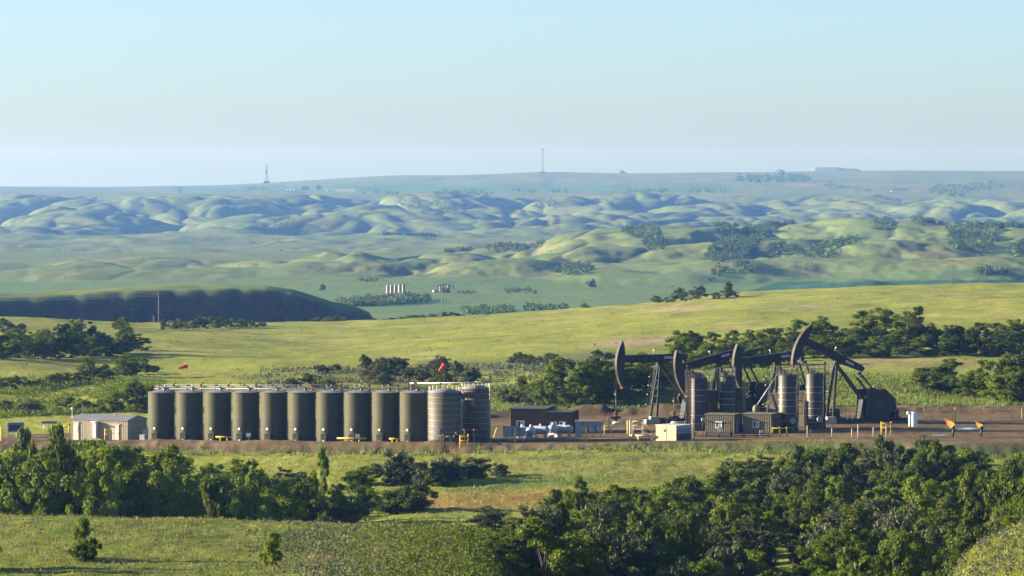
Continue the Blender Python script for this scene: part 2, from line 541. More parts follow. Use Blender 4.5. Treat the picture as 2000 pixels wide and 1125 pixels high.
def land_colour(sl_, near):
    X, Y, Z = GX[sl_], GY[sl_], GZ[sl_]
    PFY, PBY, BLUFFM = globals()['PFY'][sl_], globals()['PBY'][sl_], globals()['BLUFFM'][sl_]
    PX, PY = proj(X, Y, Z)

    def mixc(c, col, m):
        m = np.clip(m, 0, 1)[..., None]
        return c * (1 - m) + np.array(col) * m

    def ell(x, y, rx, ry, soft=0.5, tilt=0.0):
        dy = PY - y - tilt * (PX - x)
        d = np.sqrt(((PX - x) / rx) ** 2 + (dy / ry) ** 2) + 0.35 * fbm(X / 12, Y / 40, 201, 3)
        return 1 - sstep(1 - soft, 1 + soft, d)
    c = np.zeros(X.shape + (3,))
    c[:] = (0.215, 0.235, 0.034)
    c = mixc(c, (0.270, 0.255, 0.050), sstep(-0.1, 0.45, fbm(X / 30, Y / 70, 210, 4)))
    c = mixc(c, (0.165, 0.205, 0.026), sstep(0.0, 0.5, fbm(X / 22, Y / 46, 211, 4)) * 0.8)
    if near:
        # streaks of dry grass on the long slope behind the pad
        sl = sstep(720, 800, Y) * (1 - sstep(1500, 1700, Y))
        c = mixc(c, (0.285, 0.250, 0.090), sl * sstep(0.16, 0.5, fbm(X / 34, Y / 26, 212, 5)) * 0.75)
        c = mixc(c, (0.120, 0.150, 0.030), sl * sstep(0.22, 0.42, fbm(X / 10, Y / 18, 213, 4)) * 0.6)
        c = mixc(c, (0.270, 0.215, 0.115), sl * ell(1245, 668, 105, 7, 0.4, -0.055))
        c = mixc(c, (0.290, 0.225, 0.125), sl * ell(1325, 603, 80, 4, 0.4, -0.03))
        c = mixc(c, (0.270, 0.215, 0.12), sl * ell(1540, 598, 90, 2.5, 0.4, 0.0) * 0.8)
        c = mixc(c, (0.250, 0.215, 0.09), sl * ell(1780, 712, 200, 14, 0.5, -0.01) * 0.8)
        c = mixc(c, (0.100, 0.105, 0.055), sl * ell(1090, 705, 130, 14, 0.4, -0.09) * 0.7)
        c = mixc(c, (0.09, 0.10, 0.045), sl * ell(800, 730, 240, 22, 0.5, -0.05) * 0.7)
        # foreground: tan seed heads on the rise, grey-green sage lower down
        fg = (1 - sstep(345, 365, Y)) * (Y > 200)
        c = mixc(c, (0.150, 0.168, 0.030), fg * 0.8)
        c = mixc(c, (0.215, 0.175, 0.080), fg * sstep(0.02, 0.45, fbm(X / 3.2, Y / 7, 220, 4)) * (0.35 + 0.6 * sstep(500, 800, PX)))
        c = mixc(c, (0.105, 0.150, 0.022), fg * sstep(0.05, 0.4, fbm(X / 5, Y / 9, 221, 3)) * (1 - sstep(500, 800, PX)))
        c = mixc(c, (0.060, 0.075, 0.030), fg * sstep(650, 950, PX) * (PX < 1500) * sstep(1040, 1075, PY + 25 * fbm(X / 4, Y / 9, 224, 3)))  # bottom shading painted as darker ground, growing towards the right thicket
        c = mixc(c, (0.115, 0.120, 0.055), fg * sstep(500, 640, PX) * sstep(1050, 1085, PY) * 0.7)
        # meadow: rust-coloured grass
        md = sstep(380, 420, Y) * (1 - sstep(560, 580, Y))
        c = mixc(c, (0.255, 0.150, 0.045), md * ell(1010, 975, 270, 19, 0.5, -0.02) * 0.9)
        c = mixc(c, (0.205, 0.190, 0.055), md * ell(1150, 915, 330, 20, 0.6, 0.0) * 0.7)
        c = mixc(c, (0.085, 0.140, 0.025), md * ell(1060, 943, 170, 9, 0.5, -0.06) * 0.9)
        c = mixc(c, (0.085, 0.125, 0.030), md * ell(900, 893, 500, 6, 0.6, 0.0) * 0.7)
        # bare earth of the pad
        bank = sstep(-2.5, 0.5, Y - PFY) * (1 - sstep(0.5, 3.5, Y - PBY))
        dirt = np.array((0.132, 0.092, 0.046))
        dn = fbm(X / 5, Y / 9, 230, 4)
        dcol = np.clip(1 + 0.5 * dn, 0.5, 1.6)[..., None] * dirt
        tr = fbm(X / 30, Y / 1.1, 231, 3)
        dcol = dcol * (0.9 + 0.42 * sstep(0.0, 0.35, tr))[..., None]
        gr = sstep(0.10, 0.45, fbm(X / 12, Y / 14, 232, 3)) * 0.5
        dcol = dcol * (1 - gr)[..., None] + np.array((0.165, 0.125, 0.075)) * gr[..., None]
        edge_dark = np.exp(-((Y - PFY - 1.0) / 1.6) ** 2) * sstep(-0.1, 0.3, fbm(X / 1.6, Y / 3, 233, 3))
        dcol = dcol * (1 - 0.45 * edge_dark)[..., None]  # darker mottled band along the front edge of the pad
        c = c * (1 - bank)[..., None] + dcol * bank[..., None]
        gre = bank * (1 - sstep(3, 7, Y - PFY)) * np.maximum(sstep(0.1, 0.4, fbm(X / 2.5, Y / 2.5, 234, 3)) * 0.5, sstep(2, 20, X) * sstep(-0.35, 0.1, fbm(X / 2.5, Y / 2.5, 235, 3)) * 0.9)
        c = mixc(c, (0.075, 0.105, 0.03), gre)
        return c
    # far land
    v = np.ones_like(Y)
    vc = np.zeros_like(c)
    vc[:] = (0.122, 0.162, 0.046)
    vc = mixc(vc, (0.185, 0.180, 0.064), sstep(0.0, 0.5, fbm(X / 70, Y / 240, 240, 4)) * 0.8)
    vc = mixc(vc, (0.092, 0.135, 0.036), sstep(0.05, 0.5, fbm(X / 45, Y / 130, 241, 4)) * 0.8)
    c = c * (1 - v)[..., None] + vc * v[..., None]
    # crops on the valley floor
    val = sstep(2050, 2150, Y) * (1 - sstep(3000, 3060, Y))
    c = mixc(c, (0.105, 0.175, 0.050), val * 0.75 * (1 - sstep(560, 570, PX + 0 * PY) * (PX < 600)))
    teal = ((PY > 549 - 0.012 * (PX - 1700)) & (PY > 600 - 0.33 * (PX - 1370)) & (PX > 1380)).astype(float)
    c = mixc(c, (0.034, 0.095, 0.046), val * teal)
    c = mixc(c, (0.130, 0.170, 0.055), val * ((PY > 566) & (PY < 574) & (PX < 1350)) * 0.5)
    # crops on the plateau
    pl = sstep(8950, 9150, Y)
    strip = pl * sstep(358, 362, PY + 2 * fbm(X / 300, Y / 900, 251, 2)) * (1 - sstep(374, 377, PY)) * (PX > 330) * (PX < 1430)
    c = mixc(c, (0.070, 0.165, 0.055), strip * 0.6)
    c = mixc(c, (0.190, 0.180, 0.080), pl * sstep(0.0, 0.4, fbm(X / 220, Y / 500, 252, 4)) * (1 - strip) * 0.8)
    c = mixc(c, (0.060, 0.095, 0.045), pl * sstep(0.28, 0.36, fbm(X / 60, Y / 300, 253, 4)) * 0.8)
    # steep faces are bare: slope from the height field
    gyy = np.gradient(Z, axis=0) / np.maximum(np.gradient(Y, axis=0), 1e-6)
    gxx = np.gradient(Z, axis=1) / np.maximum(np.gradient(X, axis=1), 1e-6)
    slope = np.sqrt(gxx ** 2 + gyy ** 2)
    rock = BLUFFM * sstep(0.28, 0.6, slope)
    rc = np.clip(1 + 0.6 * fbm(X / 9, Z / 1.2, 260, 3), 0.4, 1.7)[..., None] * np.array((0.070, 0.052, 0.034))
    c = c * (1 - rock)[..., None] + rc * rock[..., None]
    c = mixc(c, (0.05, 0.065, 0.028), rock * sstep(0.05, 0.35, fbm(X / 12, Y / 25, 261, 4)) * 0.9)
    # scrub in the draws of the hills
    lap = np.zeros_like(Z)
    k = 6
    lap[:, k:-k] = (Z[:, 2 * k:] + Z[:, :-2 * k] - 2 * Z[:, k:-k])
    hz = sstep(3000, 3100, Y) * (1 - sstep(8700, 9000, Y))
    c = mixc(c, (0.055, 0.078, 0.033), hz * sstep(0.9, 3.5, lap + 2.2 * fbm(X / 40, Y / 90, 262, 3)) * 0.85)
    c = mixc(c, (0.150, 0.105, 0.080), hz * sstep(0.3, 0.42, fbm(X / 38, Y / 80, 263, 4)) * sstep(0.25, 0.45, slope) * 0.8)
    return np.clip(c, 0.01, 0.6)



def all_colour():
    n0 = int(np.searchsorted(ROWS, 1600)); n1 = int(np.searchsorted(ROWS, 1900))
    c = np.zeros(GX.shape + (3,))
    a = land_colour(slice(0, n1), True)
    b = land_colour(slice(int(np.searchsorted(ROWS, 1440)), None), False)
    n2 = int(np.searchsorted(ROWS, 1440))
    c[:n1] = a
    w = sstep(1500, 1750, ROWS)[:, None]
    wf = np.maximum(np.broadcast_to(w, GX.shape), sstep(0.02, 0.2, BLUFFM))[n2:, :, None]
    c[n2:] = c[n2:] * (1 - wf) + b * wf
    return np.clip(c, 0.01, 0.6)


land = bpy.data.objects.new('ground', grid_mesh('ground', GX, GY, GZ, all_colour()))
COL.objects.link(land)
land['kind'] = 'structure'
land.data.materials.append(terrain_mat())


# ------------------------------------------------------------------ air
def haze_box():
    x, y0, y1, z0, z1 = 4500.0, -300.0, 16800.0, float(GZ.min()) - 1.0, 108.0
    v = [(-x, y0, z0), (x, y0, z0), (x, y1, z0), (-x, y1, z0), (-x, y0, z1), (x, y0, z1), (x, y1, z1), (-x, y1, z1)]
    f = [(0, 3, 2, 1), (4, 5, 6, 7), (0, 1, 5, 4), (1, 2, 6, 5), (2, 3, 7, 6), (3, 0, 4, 7)]
    me = bpy.data.meshes.new('haze')
    me.from_pydata(v, [], f)
    o = bpy.data.objects.new('haze', me)
    COL.objects.link(o)
    o['kind'] = 'stuff'
    o['label'] = 'pale blue haze lying over the far hills'
    m = bpy.data.materials.new('haze')
    m.use_nodes = True
    nt = m.node_tree
    nt.nodes.remove(nt.nodes['Principled BSDF'])
    pv = nt.nodes.new('ShaderNodeVolumePrincipled')
    pv.inputs['Color'].default_value = (0.19, 0.42, 1.0, 1)
    pv.inputs['Absorption Color'].default_value = (1, 1, 1, 1)
    pv.inputs['Density'].default_value = 6.6e-5
    pv.inputs['Anisotropy'].default_value = 0.5
    nt.links.new(pv.outputs[0], nt.nodes['Material Output'].inputs['Volume'])
    me.materials.append(m)
    return o


haze_box()


# ------------------------------------------------------------------ object helpers
class MB:
    """collects simple solids into one mesh"""

    def __init__(self):
        self.v = []
        self.f = []
        self.sm = []

    def _add(self, vs, fs, smooth=False):
        o = len(self.v)
        self.v += [tuple(p) for p in vs]
        self.f += [tuple(i + o for i in f) for f in fs]
        self.sm += [smooth] * len(fs)
        return self

    def box(self, c, s, rz=0.0):
        cx, cy, cz = c
        x, y, z = s[0] / 2, s[1] / 2, s[2] / 2
        ca, sa = math.cos(rz), math.sin(rz)
        vs = []
        for dz in (-z, z):
            for dx, dy in ((-x, -y), (x, -y), (x, y), (-x, y)):
                vs.append((cx + dx * ca - dy * sa, cy + dx * sa + dy * ca, cz + dz))
        return self._add(vs, [(0, 3, 2, 1), (4, 5, 6, 7), (0, 1, 5, 4), (1, 2, 6, 5), (2, 3, 7, 6), (3, 0, 4, 7)])

    def tube(self, p0, p1, r0, r1=None, n=8, cap=True):
        r1 = r0 if r1 is None else r1
        a, b = Vector(p0), Vector(p1)
        d = b - a
        if d.length < 1e-6:
            return self
        d.normalize()
        u = d.cross(Vector((0, 0, 1)) if abs(d.z) < 0.95 else Vector((1, 0, 0))).normalized()
        w = d.cross(u)
        vs = []
        for p, r in ((a, r0), (b, r1)):
            for k in range(n):
                t = 2 * math.pi * k / n
                vs.append(p + (u * math.cos(t) + w * math.sin(t)) * r)
        fs = [(k, (k + 1) % n, n + (k + 1) % n, n + k) for k in range(n)]
        self._add(vs, fs, n > 5)
        if cap:
            o = len(self.v) - 2 * n
            self.f += [tuple(o + k for k in range(n - 1, -1, -1)), tuple(o + n + k for k in range(n))]
            self.sm += [False, False]
        return self

    def path(self, pts, r, n=6):
        for a, b in zip(pts[:-1], pts[1:]):
            self.tube(a, b, r, n=n)
        return self

    def bar(self, p0, p1, w, h):
        """rectangular bar; w across (level), h the other way"""
        a, b = Vector(p0), Vector(p1)
        d = (b - a).normalized()
        u = d.cross(Vector((0, 0, 1)) if abs(d.z) < 0.98 else Vector((1, 0, 0))).normalized()
        t = d.cross(u)
        vs = []
        for p in (a, b):
            for s1, s2 in ((-1, -1), (1, -1), (1, 1), (-1, 1)):
                vs.append(p + u * (s1 * w / 2) + t * (s2 * h / 2))
        return self._add(vs, [(0, 3, 2, 1), (4, 5, 6, 7), (0, 1, 5, 4), (1, 2, 6, 5), (2, 3, 7, 6), (3, 0, 4, 7)])

    def lathe(self, prof, n=24, c=(0, 0, 0), axis='z', smooth=True):
        vs, fs = [], []
        for r, z in prof:
            for k in range(n):
                t = 2 * math.pi * k / n
                p = (r * math.cos(t), r * math.sin(t), z)
                if axis == 'x':
                    p = (z, r * math.cos(t), r * math.sin(t))
                vs.append((p[0] + c[0], p[1] + c[1], p[2] + c[2]))
        for i in range(len(prof) - 1):
            for k in range(n):
                fs.append((i * n + k, i * n + (k + 1) % n, (i + 1) * n + (k + 1) % n, (i + 1) * n + k))
        return self._add(vs, fs, smooth)

    def prism(self, poly, y0, y1):
        """polygon in x-z, from y0 to y1"""
        n = len(poly)
        vs = [(p[0], y0, p[1]) for p in poly] + [(p[0], y1, p[1]) for p in poly]
        fs = [tuple(range(n - 1, -1, -1)), tuple(range(n, 2 * n))] + [(k, (k + 1) % n, n + (k + 1) % n, n + k) for k in range(n)]
        fs = [tuple(reversed(f)) for f in fs]
        return self._add(vs, fs)

    def mesh(self, name, m):
        me = bpy.data.meshes.new(name)
        me.from_pydata(self.v, [], self.f)
        me.polygons.foreach_set('use_smooth', self.sm)
        if m:
            me.materials.append(m)
        me.update()
        return me

    def obj(self, name, m, parent=None):
        o = bpy.data.objects.new(name, self.mesh(name, m))
        COL.objects.link(o)
        o.parent = parent
        return o


def tag(o, label, cat, group=None):
    o['label'] = label
    o['category'] = cat
    if group:
        o['group'] = group
    return o


def thing(name, label, cat, loc=(0, 0, 0), rz=0.0, group=None):
    o = bpy.data.objects.new(name, None)
    COL.objects.link(o)
    o.location = loc
    o.rotation_euler = (0, 0, rz)
    o.empty_display_size = 0.2
    return tag(o, label, cat, group)


def copy_tree(o, parent=None):
    c = o.copy()
    COL.objects.link(c)
    c.parent = parent
    for ch in o.children:
        if ch.users_collection:
            copy_tree(ch, c)
    return c


def raw_mesh(name, co, faces, m, smooth=False):
    """mesh from numpy arrays; faces (n, k)"""
    me = bpy.data.meshes.new(name)
    co = np.ascontiguousarray(co, np.float32)
    faces = np.ascontiguousarray(faces, np.int32)
    k = faces.shape[1]
    me.vertices.add(len(co))
    me.vertices.foreach_set('co', co.ravel())
    me.loops.add(faces.size)
    me.loops.foreach_set('vertex_index', faces.ravel())
    me.polygons.add(len(faces))
    me.polygons.foreach_set('loop_start', np.arange(0, faces.size, k, dtype=np.int32))
    me.polygons.foreach_set('loop_total', np.full(len(faces), k, np.int32))
    if smooth:
        me.polygons.foreach_set('use_smooth', np.ones(len(faces), bool))
    me.update(calc_edges=True)
    if m:
        me.materials.append(m)
    return me


# ------------------------------------------------------------------ vegetation
leaf_mat('leaf_green', (0.074, 0.116, 0.004), (0.158, 0.205, 0.008), 0.40)
leaf_mat('leaf_dark', (0.050, 0.076, 0.004), (0.112, 0.145, 0.008), 0.34)
leaf_mat('leaf_bright', (0.115, 0.175, 0.007), (0.205, 0.260, 0.012), 0.45)
leaf_mat('leaf_grey', (0.050, 0.060, 0.022), (0.105, 0.116, 0.045), 0.22)
leaf_mat('leaf_sage', (0.060, 0.078, 0.032), (0.150, 0.165, 0.080), 0.22)
leaf_mat('blade_near', (0.100, 0.140, 0.012), (0.215, 0.220, 0.030), 0.38)
leaf_mat('leaf_far', (0.045, 0.080, 0.014), (0.090, 0.145, 0.024), 0.3)
leaf_mat('blade', (0.150, 0.190, 0.026), (0.290, 0.280, 0.055), 0.4)
leaf_mat('blade_dry', (0.170, 0.140, 0.050), (0.300, 0.240, 0.105), 0.35)
leaf_mat('blade_tall', (0.100, 0.145, 0.022), (0.185, 0.225, 0.038), 0.4)
mat('bark', (0.075, 0.060, 0.045), 0.9, scale=6)


def leaf_cards(cen, out, size, r, zs=1.0):
    """little four-sided leaf sprays round each centre, roughly facing along `out`"""
    n = len(cen)
    nrm = out + r.normal(0, 0.75, (n, 3))
    nrm /= np.linalg.norm(nrm, axis=1)[:, None] + 1e-9
    ref = r.normal(0, 1, (n, 3))
    u = np.cross(nrm, ref)
    u /= np.linalg.norm(u, axis=1)[:, None] + 1e-9
    w = np.cross(nrm, u)
    s = (size * r.uniform(0.6, 1.4, n))[:, None]
    a = u * s
    b = w * s * 0.62
    a[:, 2] *= zs
    b[:, 2] *= zs
    co = np.stack([cen - a, cen - b * 0.9 + a * 0.1, cen + a, cen + b], 1).reshape(-1, 3)
    f = np.arange(n * 4).reshape(n, 4)
    return co, f


def crown_mesh(name, seed, m, shape='round', nclump=64, nleaf=62, leaf=0.030):
    """unit-height crown (0..1), unit half width 0.5"""
    r = np.random.default_rng(seed)
    cs, os_ = [], []
    lobes = []
    nl = {'round': 13, 'tall': 8, 'bush': 18, 'loose': 12}[shape]
    for k in range(nl):
        t = (k + 0.5) / nl
        a = r.uniform(0, 2 * math.pi)
        if shape == 'tall':
            z = 0.18 + 0.74 * t
            w = 0.27 * math.sin(math.pi * (0.15 + 0.78 * t)) + 0.04
            rad = r.uniform(0.2, 1) * w
            lobes.append((rad * math.cos(a), rad * math.sin(a), z, r.uniform(0.10, 0.17)))
        elif shape == 'bush':
            rad = r.uniform(0.03, 0.32)
            z = (0.10 + 0.78 * t) * (1.12 - rad * 1.2)
            lobes.append((rad * math.cos(a), rad * math.sin(a), z, r.uniform(0.17, 0.26)))
        elif shape == 'loose':
            z = 0.09 + 0.75 * t
            rad = r.uniform(0.08, 0.36) * math.sin(math.pi * min(0.95, 0.22 + 0.66 * t))
            lobes.append((rad * math.cos(a), rad * math.sin(a), z, r.uniform(0.09, 0.19)))
        else:
            z = 0.10 + 0.72 * t
            rad = r.uniform(0.10, 0.34) * math.sin(math.pi * min(0.95, 0.32 + 0.55 * t))
            lobes.append((rad * math.cos(a), rad * math.sin(a), z, r.uniform(0.13, 0.22)))
    for k in range(nclump):
        lx, ly, lz, lr = lobes[r.integers(len(lobes))]
        d = r.normal(0, 1, 3)
        d /= np.linalg.norm(d)
        c = np.array([lx, ly, lz]) + d * lr * r.uniform(0.55, 1.0) * np.array([1, 1, 0.9])
        if c[2] < 0.04:
            c[2] = 0.04 + abs(r.normal(0, 0.03))
        cr = r.uniform(0.035, 0.075)
        g = r.normal(0, 1, (nleaf, 3))
        g /= np.linalg.norm(g, axis=1)[:, None]
        g = g * (cr * r.uniform(0.2, 1.15, nleaf) ** 0.6)[:, None]
        cs.append(c + g * np.array([1.15, 1.15, 1.7 if shape == 'bush' else 0.85]))
        os_.append(g / cr * 0.6 + d * 0.5 + np.array([0, 0, 0.35]))
    cen = np.concatenate(cs)
    out = np.concatenate(os_)
    co, f = leaf_cards(cen, out, leaf, r, 2.2 if shape == 'bush' else 1.0)
    return raw_mesh(name, co, f, m), lobes


def trunk_mesh(name, lobes, seed, m):
    r = random.Random(seed)
    b = MB()
    top = (r.uniform(-0.03, 0.03), r.uniform(-0.03, 0.03), 0.62)
    mid = (top[0] * 0.4, top[1] * 0.4, 0.25)
    b.tube((0, 0, -0.06), mid, 0.026, 0.018, n=7)
    b.tube(mid, top, 0.018, 0.007, n=6)
    for (x, y, z, lr) in lobes:
        t = min(0.55, max(0.1, z * 0.55))
        s = (top[0] * t, top[1] * t, t)
        b.tube(s, (x, y, z), 0.010, 0.003, n=5, cap=False)
    return b.mesh(name, m)


KIND = {}


def make_kinds():
    specs = [('green', 'leaf_green', ['round', 'round', 'loose', 'round']), ('dark', 'leaf_dark', ['round', 'bush', 'round', 'loose']),
             ('bright', 'leaf_bright', ['loose', 'tall', 'round']), ('grey', 'leaf_grey', ['bush', 'bush', 'round']),
             ('far', 'leaf_far', ['round', 'bush'])]
    sd_ = 100
    for key, mname, shapes in specs:
        KIND[key] = []
        for sh in shapes:
            sd_ += 1
            far_ = key == 'far'
            cm, lb = crown_mesh('crown', sd_, MATS[mname], sh, 46 if far_ else 125, 16 if far_ else 115, 0.06 if far_ else 0.0155)
            tm = trunk_mesh('trunk', lb, sd_, MATS['bark'])
            KIND[key].append((cm, tm))


make_kinds()
N_TREE = [0]


def tree(px, Y, top_row, wide_px, kind, label, group, name='tree', cat='tree', X=None, hmin=0.8, var=None):
    """a tree standing on the land at a photo column and distance, its top at a photo row"""
    if X is None:
        X = (px - 1000) / F * Y
    z = gz(X, Y)
    h = max(hmin, zat(top_row, Y) - z)
    w = max(0.6, wide_px / F * Y)
    h = h * random.uniform(0.96, 1.04)
    ks = KIND[kind]
    cm, tm = ks[var if var is not None else random.choice((0, 2)) if kind == 'bright' else random.randrange(len(ks))]
    t = thing(name, label, cat, (X, Y, z - 0.04), random.uniform(0, 6.28), group)
    for nm, me in (('crown', cm), ('trunk', tm)):
        o = bpy.data.objects.new(nm, me)
        COL.objects.link(o)
        o.parent = t
        o.scale = (w * 1.35, w * 1.35, h * 1.12) if nm == 'crown' else (h * 0.9, h * 0.9, h)
        if nm == 'trunk' and w * 1.12 < h * 0.8:
            o.scale = (w, w, h)
    N_TREE[0] += 1
    return t


def curve(pts):
    xs = [p[0] for p in pts]
    ys = [p[1] for p in pts]
    return lambda x: float(np.interp(x, xs, ys))


ORD = ['first', 'second', 'third', 'fourth', 'fifth', 'sixth', 'seventh', 'eighth', 'ninth', 'tenth']
LOOK = {'green': 'mid green', 'dark': 'dark green', 'grey': 'grey green', 'bright': 'light green', 'far': 'blue green'}


def place3(px, a, b):
    return 'left part' if px < a else 'middle part' if px < b else 'right part'


def region_trees():
    R = random.Random(21)
    random.seed(5)
    # --- thicket at the lower left, standing in the gully behind the foreground rise
    lim = curve([(-200, 872), (0, 880), (60, 872), (130, 868), (170, 850), (200, 870), (300, 872), (340, 880), (400, 893), (420, 925), (470, 905), (520, 912), (545, 940), (600, 938), (650, 935), (720, 935), (740, 960)])
    L1 = 'leafy green tree in the thicket behind the foreground rise at lower left'
    for i in range(74):
        Y = 425 + 95 * (i / 73)
        px = R.uniform(-70, 560) if i % 3 else R.uniform(-70, 430)
        top = max(lim(px) + (R.uniform(0, 14) if i % 2 else R.uniform(0, 60)), lim(px))
        wd = R.uniform(80, 125)
        if top > 975:
            continue
        kd = R.choice(['green', 'green', 'dark', 'green', 'bright', 'bright'])
        yy = 520 - (Y - 425)
        tree(px, yy, top, wd, kd, '%s %s tree at the %s of the left thicket, %s' % ('broad' if wd > 102 else 'narrow', LOOK[kd], 'back' if yy > 485 else 'front' if yy < 455 else 'middle', 'by the picture edge' if px < 90 else 'below the beige shed' if px < 290 else 'below the first tanks'), 'trees in the left thicket')
    tree(463, 452, 903, 125, 'green', 'broad round green tree at the right end of the left thicket', None, var=0)
    tree(408, 450, 930, 60, 'green', 'small bushy tree leaning out left of the broad round tree', None, var=2)
    tree(625, 470, 893, 46, 'bright', 'slender light green tree standing above the shrubs right of the left thicket', None, var=1)
    tree(590, 462, 930, 80, 'dark', 'dark low tree beside the slender light green tree', None)
    tree(685, 462, 925, 95, 'green', 'round tree closing the right end of the left gully', None, var=1)
    tree(650, 455, 945, 70, 'dark', 'dark tree between the slender tree and the round end tree', None)
    tree(555, 500, 917, 60, 'grey', 'pale grey green bush behind the gap in the left thicket', None, name='bush', cat='bush')
    tree(585, 505, 925, 70, 'grey', 'second pale grey green bush behind the gap in the left thicket', None, name='bush', cat='bush')
    # --- grey shrubs across the meadow
    for k, (px, base, top, w, kind) in enumerate([(725, 948, 905, 75, 'dark'), (775, 945, 893, 90, 'grey'), (825, 947, 905, 80, 'grey'), (875, 938, 898, 90, 'grey'), (925, 933, 897, 80, 'grey'),
                                                  (975, 930, 908, 45, 'grey'), (690, 950, 920, 60, 'dark'), (855, 950, 925, 60, 'dark'), (700, 965, 940, 70, 'green')]):
        p = hit(px, base, 400, 575)
        tree(px, p.y, top, w, kind, ['dark green shrub at the left of the meadow shrub row', 'tall grey green shrub second in the meadow shrub row', 'rounded grey shrub in the middle of the meadow shrub row',
                                     'wide grey shrub right of the middle of the meadow row', 'grey green shrub near the right end of the meadow row', 'smallest grey shrub at the right end of the meadow row',
                                     'low dark shrub tucked behind the round gully tree', 'low dark shrub in front of the meadow shrub row', 'bright low shrub below the meadow shrub row'][k],
             'shrubs across the meadow', name='shrub', cat='shrub', X=p.x, var=k % 2 if kind == 'grey' else None)
    p = hit(800, 1000, 400, 560)
    tree(800, p.y, 955, 120, 'dark', 'broad low dark shrub alone in the middle meadow', 'shrubs across the meadow', name='shrub', cat='shrub', X=p.x, var=1)
    p = hit(765, 1000, 400, 560)
    tree(765, p.y + 1, 968, 60, 'grey', 'small grey shrub against the broad low meadow shrub', 'shrubs across the meadow', name='shrub', cat='shrub', X=p.x)
    p = hit(968, 1040, 360, 520)
    tree(968, p.y, 993, 100, 'grey', 'dark grey spreading shrub where the right thicket begins', None, name='shrub', cat='shrub', X=p.x, var=2)
    # --- the great thicket at the lower right
    lim = curve([(900, 1100), (950, 1085), (1000, 1010), (1030, 1000), (1080, 1005), (1110, 955), (1130, 940), (1180, 955), (1230, 945), (1290, 950), (1340, 912), (1400, 902), (1470, 896), (1530, 884), (1620, 864), (1680, 876), (1740, 860), (1800, 868), (1850, 860), (1900, 872), (1950, 864), (2000, 880), (2200, 880)])
    L4 = 'dense dark green tree in the great thicket at lower right'
    n = 0
    for Y in np.linspace(549, 292, 33):
        d = (Y - 292) / 256
        k = 6 if Y > 330 else 7
        for j in range(k):
            lo = 925 + (Y - 292) * 1.0 if Y < 482 else 1340 + (Y - 482) * 1.4
            hi = 2060 if Y > 352 else 1830 - (352 - Y) * 1.2
            px = lo + (hi - lo) * (j + R.uniform(0.05, 0.95)) / k
            X = (px - 1000) / F * Y
            z = gz(X, Y)
            top = proj(X, Y, z + R.uniform(4.2, 6.6))[1]
            top = max(top, lim(px) + R.uniform(0, 16))
            h = zat(top, Y) - z
            if h < 1.4:
                continue
            kind = R.choices(['dark', 'green', 'grey', 'bright'], [0.50, 0.27, 0.19, 0.04])[0]
            lb = '%s %s tree at the %s of the great lower right thicket, %s part' % ('tall' if h > 5.4 else 'short', LOOK[kind], 'back edge' if Y > 495 else 'upper middle' if Y > 430 else 'lower middle' if Y > 360 else 'front', 'leftmost' if px < 1180 else 'left' if px < 1400 else 'middle' if px < 1610 else 'right' if px < 1800 else 'rightmost')
            tree(px, Y, top, min(1.45 * h, R.uniform(4.0, 6.0)) / Y * F, kind, lb, 'trees in the right thicket')
            n += 1
    tree(1128, 470, 938, 62, 'bright', 'tall light green tree at the left shoulder of the right thicket', None, var=1)
    for px, Y, top in ((1560, 470, 925), (1585, 455, 935), (1545, 448, 945), (1605, 440, 950), (1575, 430, 962)):
        tree(px, Y, top, 90, 'dark', 'dark tree filling the heart of the great lower right thicket', 'trees in the right thicket')
    tree(1790, 400, 935, 90, 'bright', 'light yellow green tree inside the right thicket', None, var=0)
    tree(1985, 300, 1060, 70, 'bright', 'light green bush on the grassy corner at lower right', None, name='bush', cat='bush')
    for px, row, lb in ((1965, 1010, 'left grey bush where thicket meets the corner slope'), (1995, 1012, 'right grey bush where thicket meets the corner slope')):
        tree(px, 318, row, 60, 'grey', lb, None, name='bush', cat='bush')
    # --- two young trees on the foreground rise
    p = hit(165, 1090, 240, 330)
    tree(165, p.y, 1010, 48, 'bright', 'young light green tree alone on the foreground grass at lower left', None, X=p.x, var=2)
    p2 = hit(172, 1095, 240, 330)
    tree(176, p2.y, 1058, 60, 'dark', 'dark low bush at the foot of the young tree', None, name='bush', cat='bush', X=p2.x, var=1)
    p = hit(533, 1108, 240, 330)
    tree(533, p.y, 1036, 46, 'bright', 'young yellow green sapling among the grey sage at bottom', None, X=p.x, var=2)
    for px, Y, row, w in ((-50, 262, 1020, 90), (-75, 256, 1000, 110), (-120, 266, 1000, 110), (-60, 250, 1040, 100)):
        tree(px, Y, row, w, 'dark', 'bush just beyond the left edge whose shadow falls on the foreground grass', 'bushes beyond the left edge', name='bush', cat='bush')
    # --- behind the pad, between tanks and pumps
    Lm = 'fresh green cottonwood in the grove behind the dark shed'
    for (px, base, top, w, kind) in [(1022, 785, 735, 50, 'green'), (1050, 790, 745, 60, 'green'), (1085, 792, 712, 80, 'green'), (1110, 795, 695, 95, 'green'), (1150, 790, 702, 90, 'green'), (1185, 785, 700, 80, 'green'),
                                     (1070, 800, 740, 60, 'green'), (1130, 798, 728, 80, 'green'), (1230, 770, 695, 80, 'green'), (1265, 765, 690, 80, 'green'), (1165, 778, 715, 70, 'dark'), (1205, 778, 712, 70, 'green'),
                                     (1300, 762, 700, 70, 'green'), (1335, 755, 690, 70, 'dark')]:
        p = hit(px, base, 676, 790)
        tree(px, p.y, top, w, kind, '%s %s %s cottonwood in the grove behind the dark shed, ' % ('tall' if base - top > 75 else 'low', 'wide' if w > 75 else 'slim', LOOK[kind]) + place3(px, 1090, 1180), 'grove behind the dark shed', X=p.x)
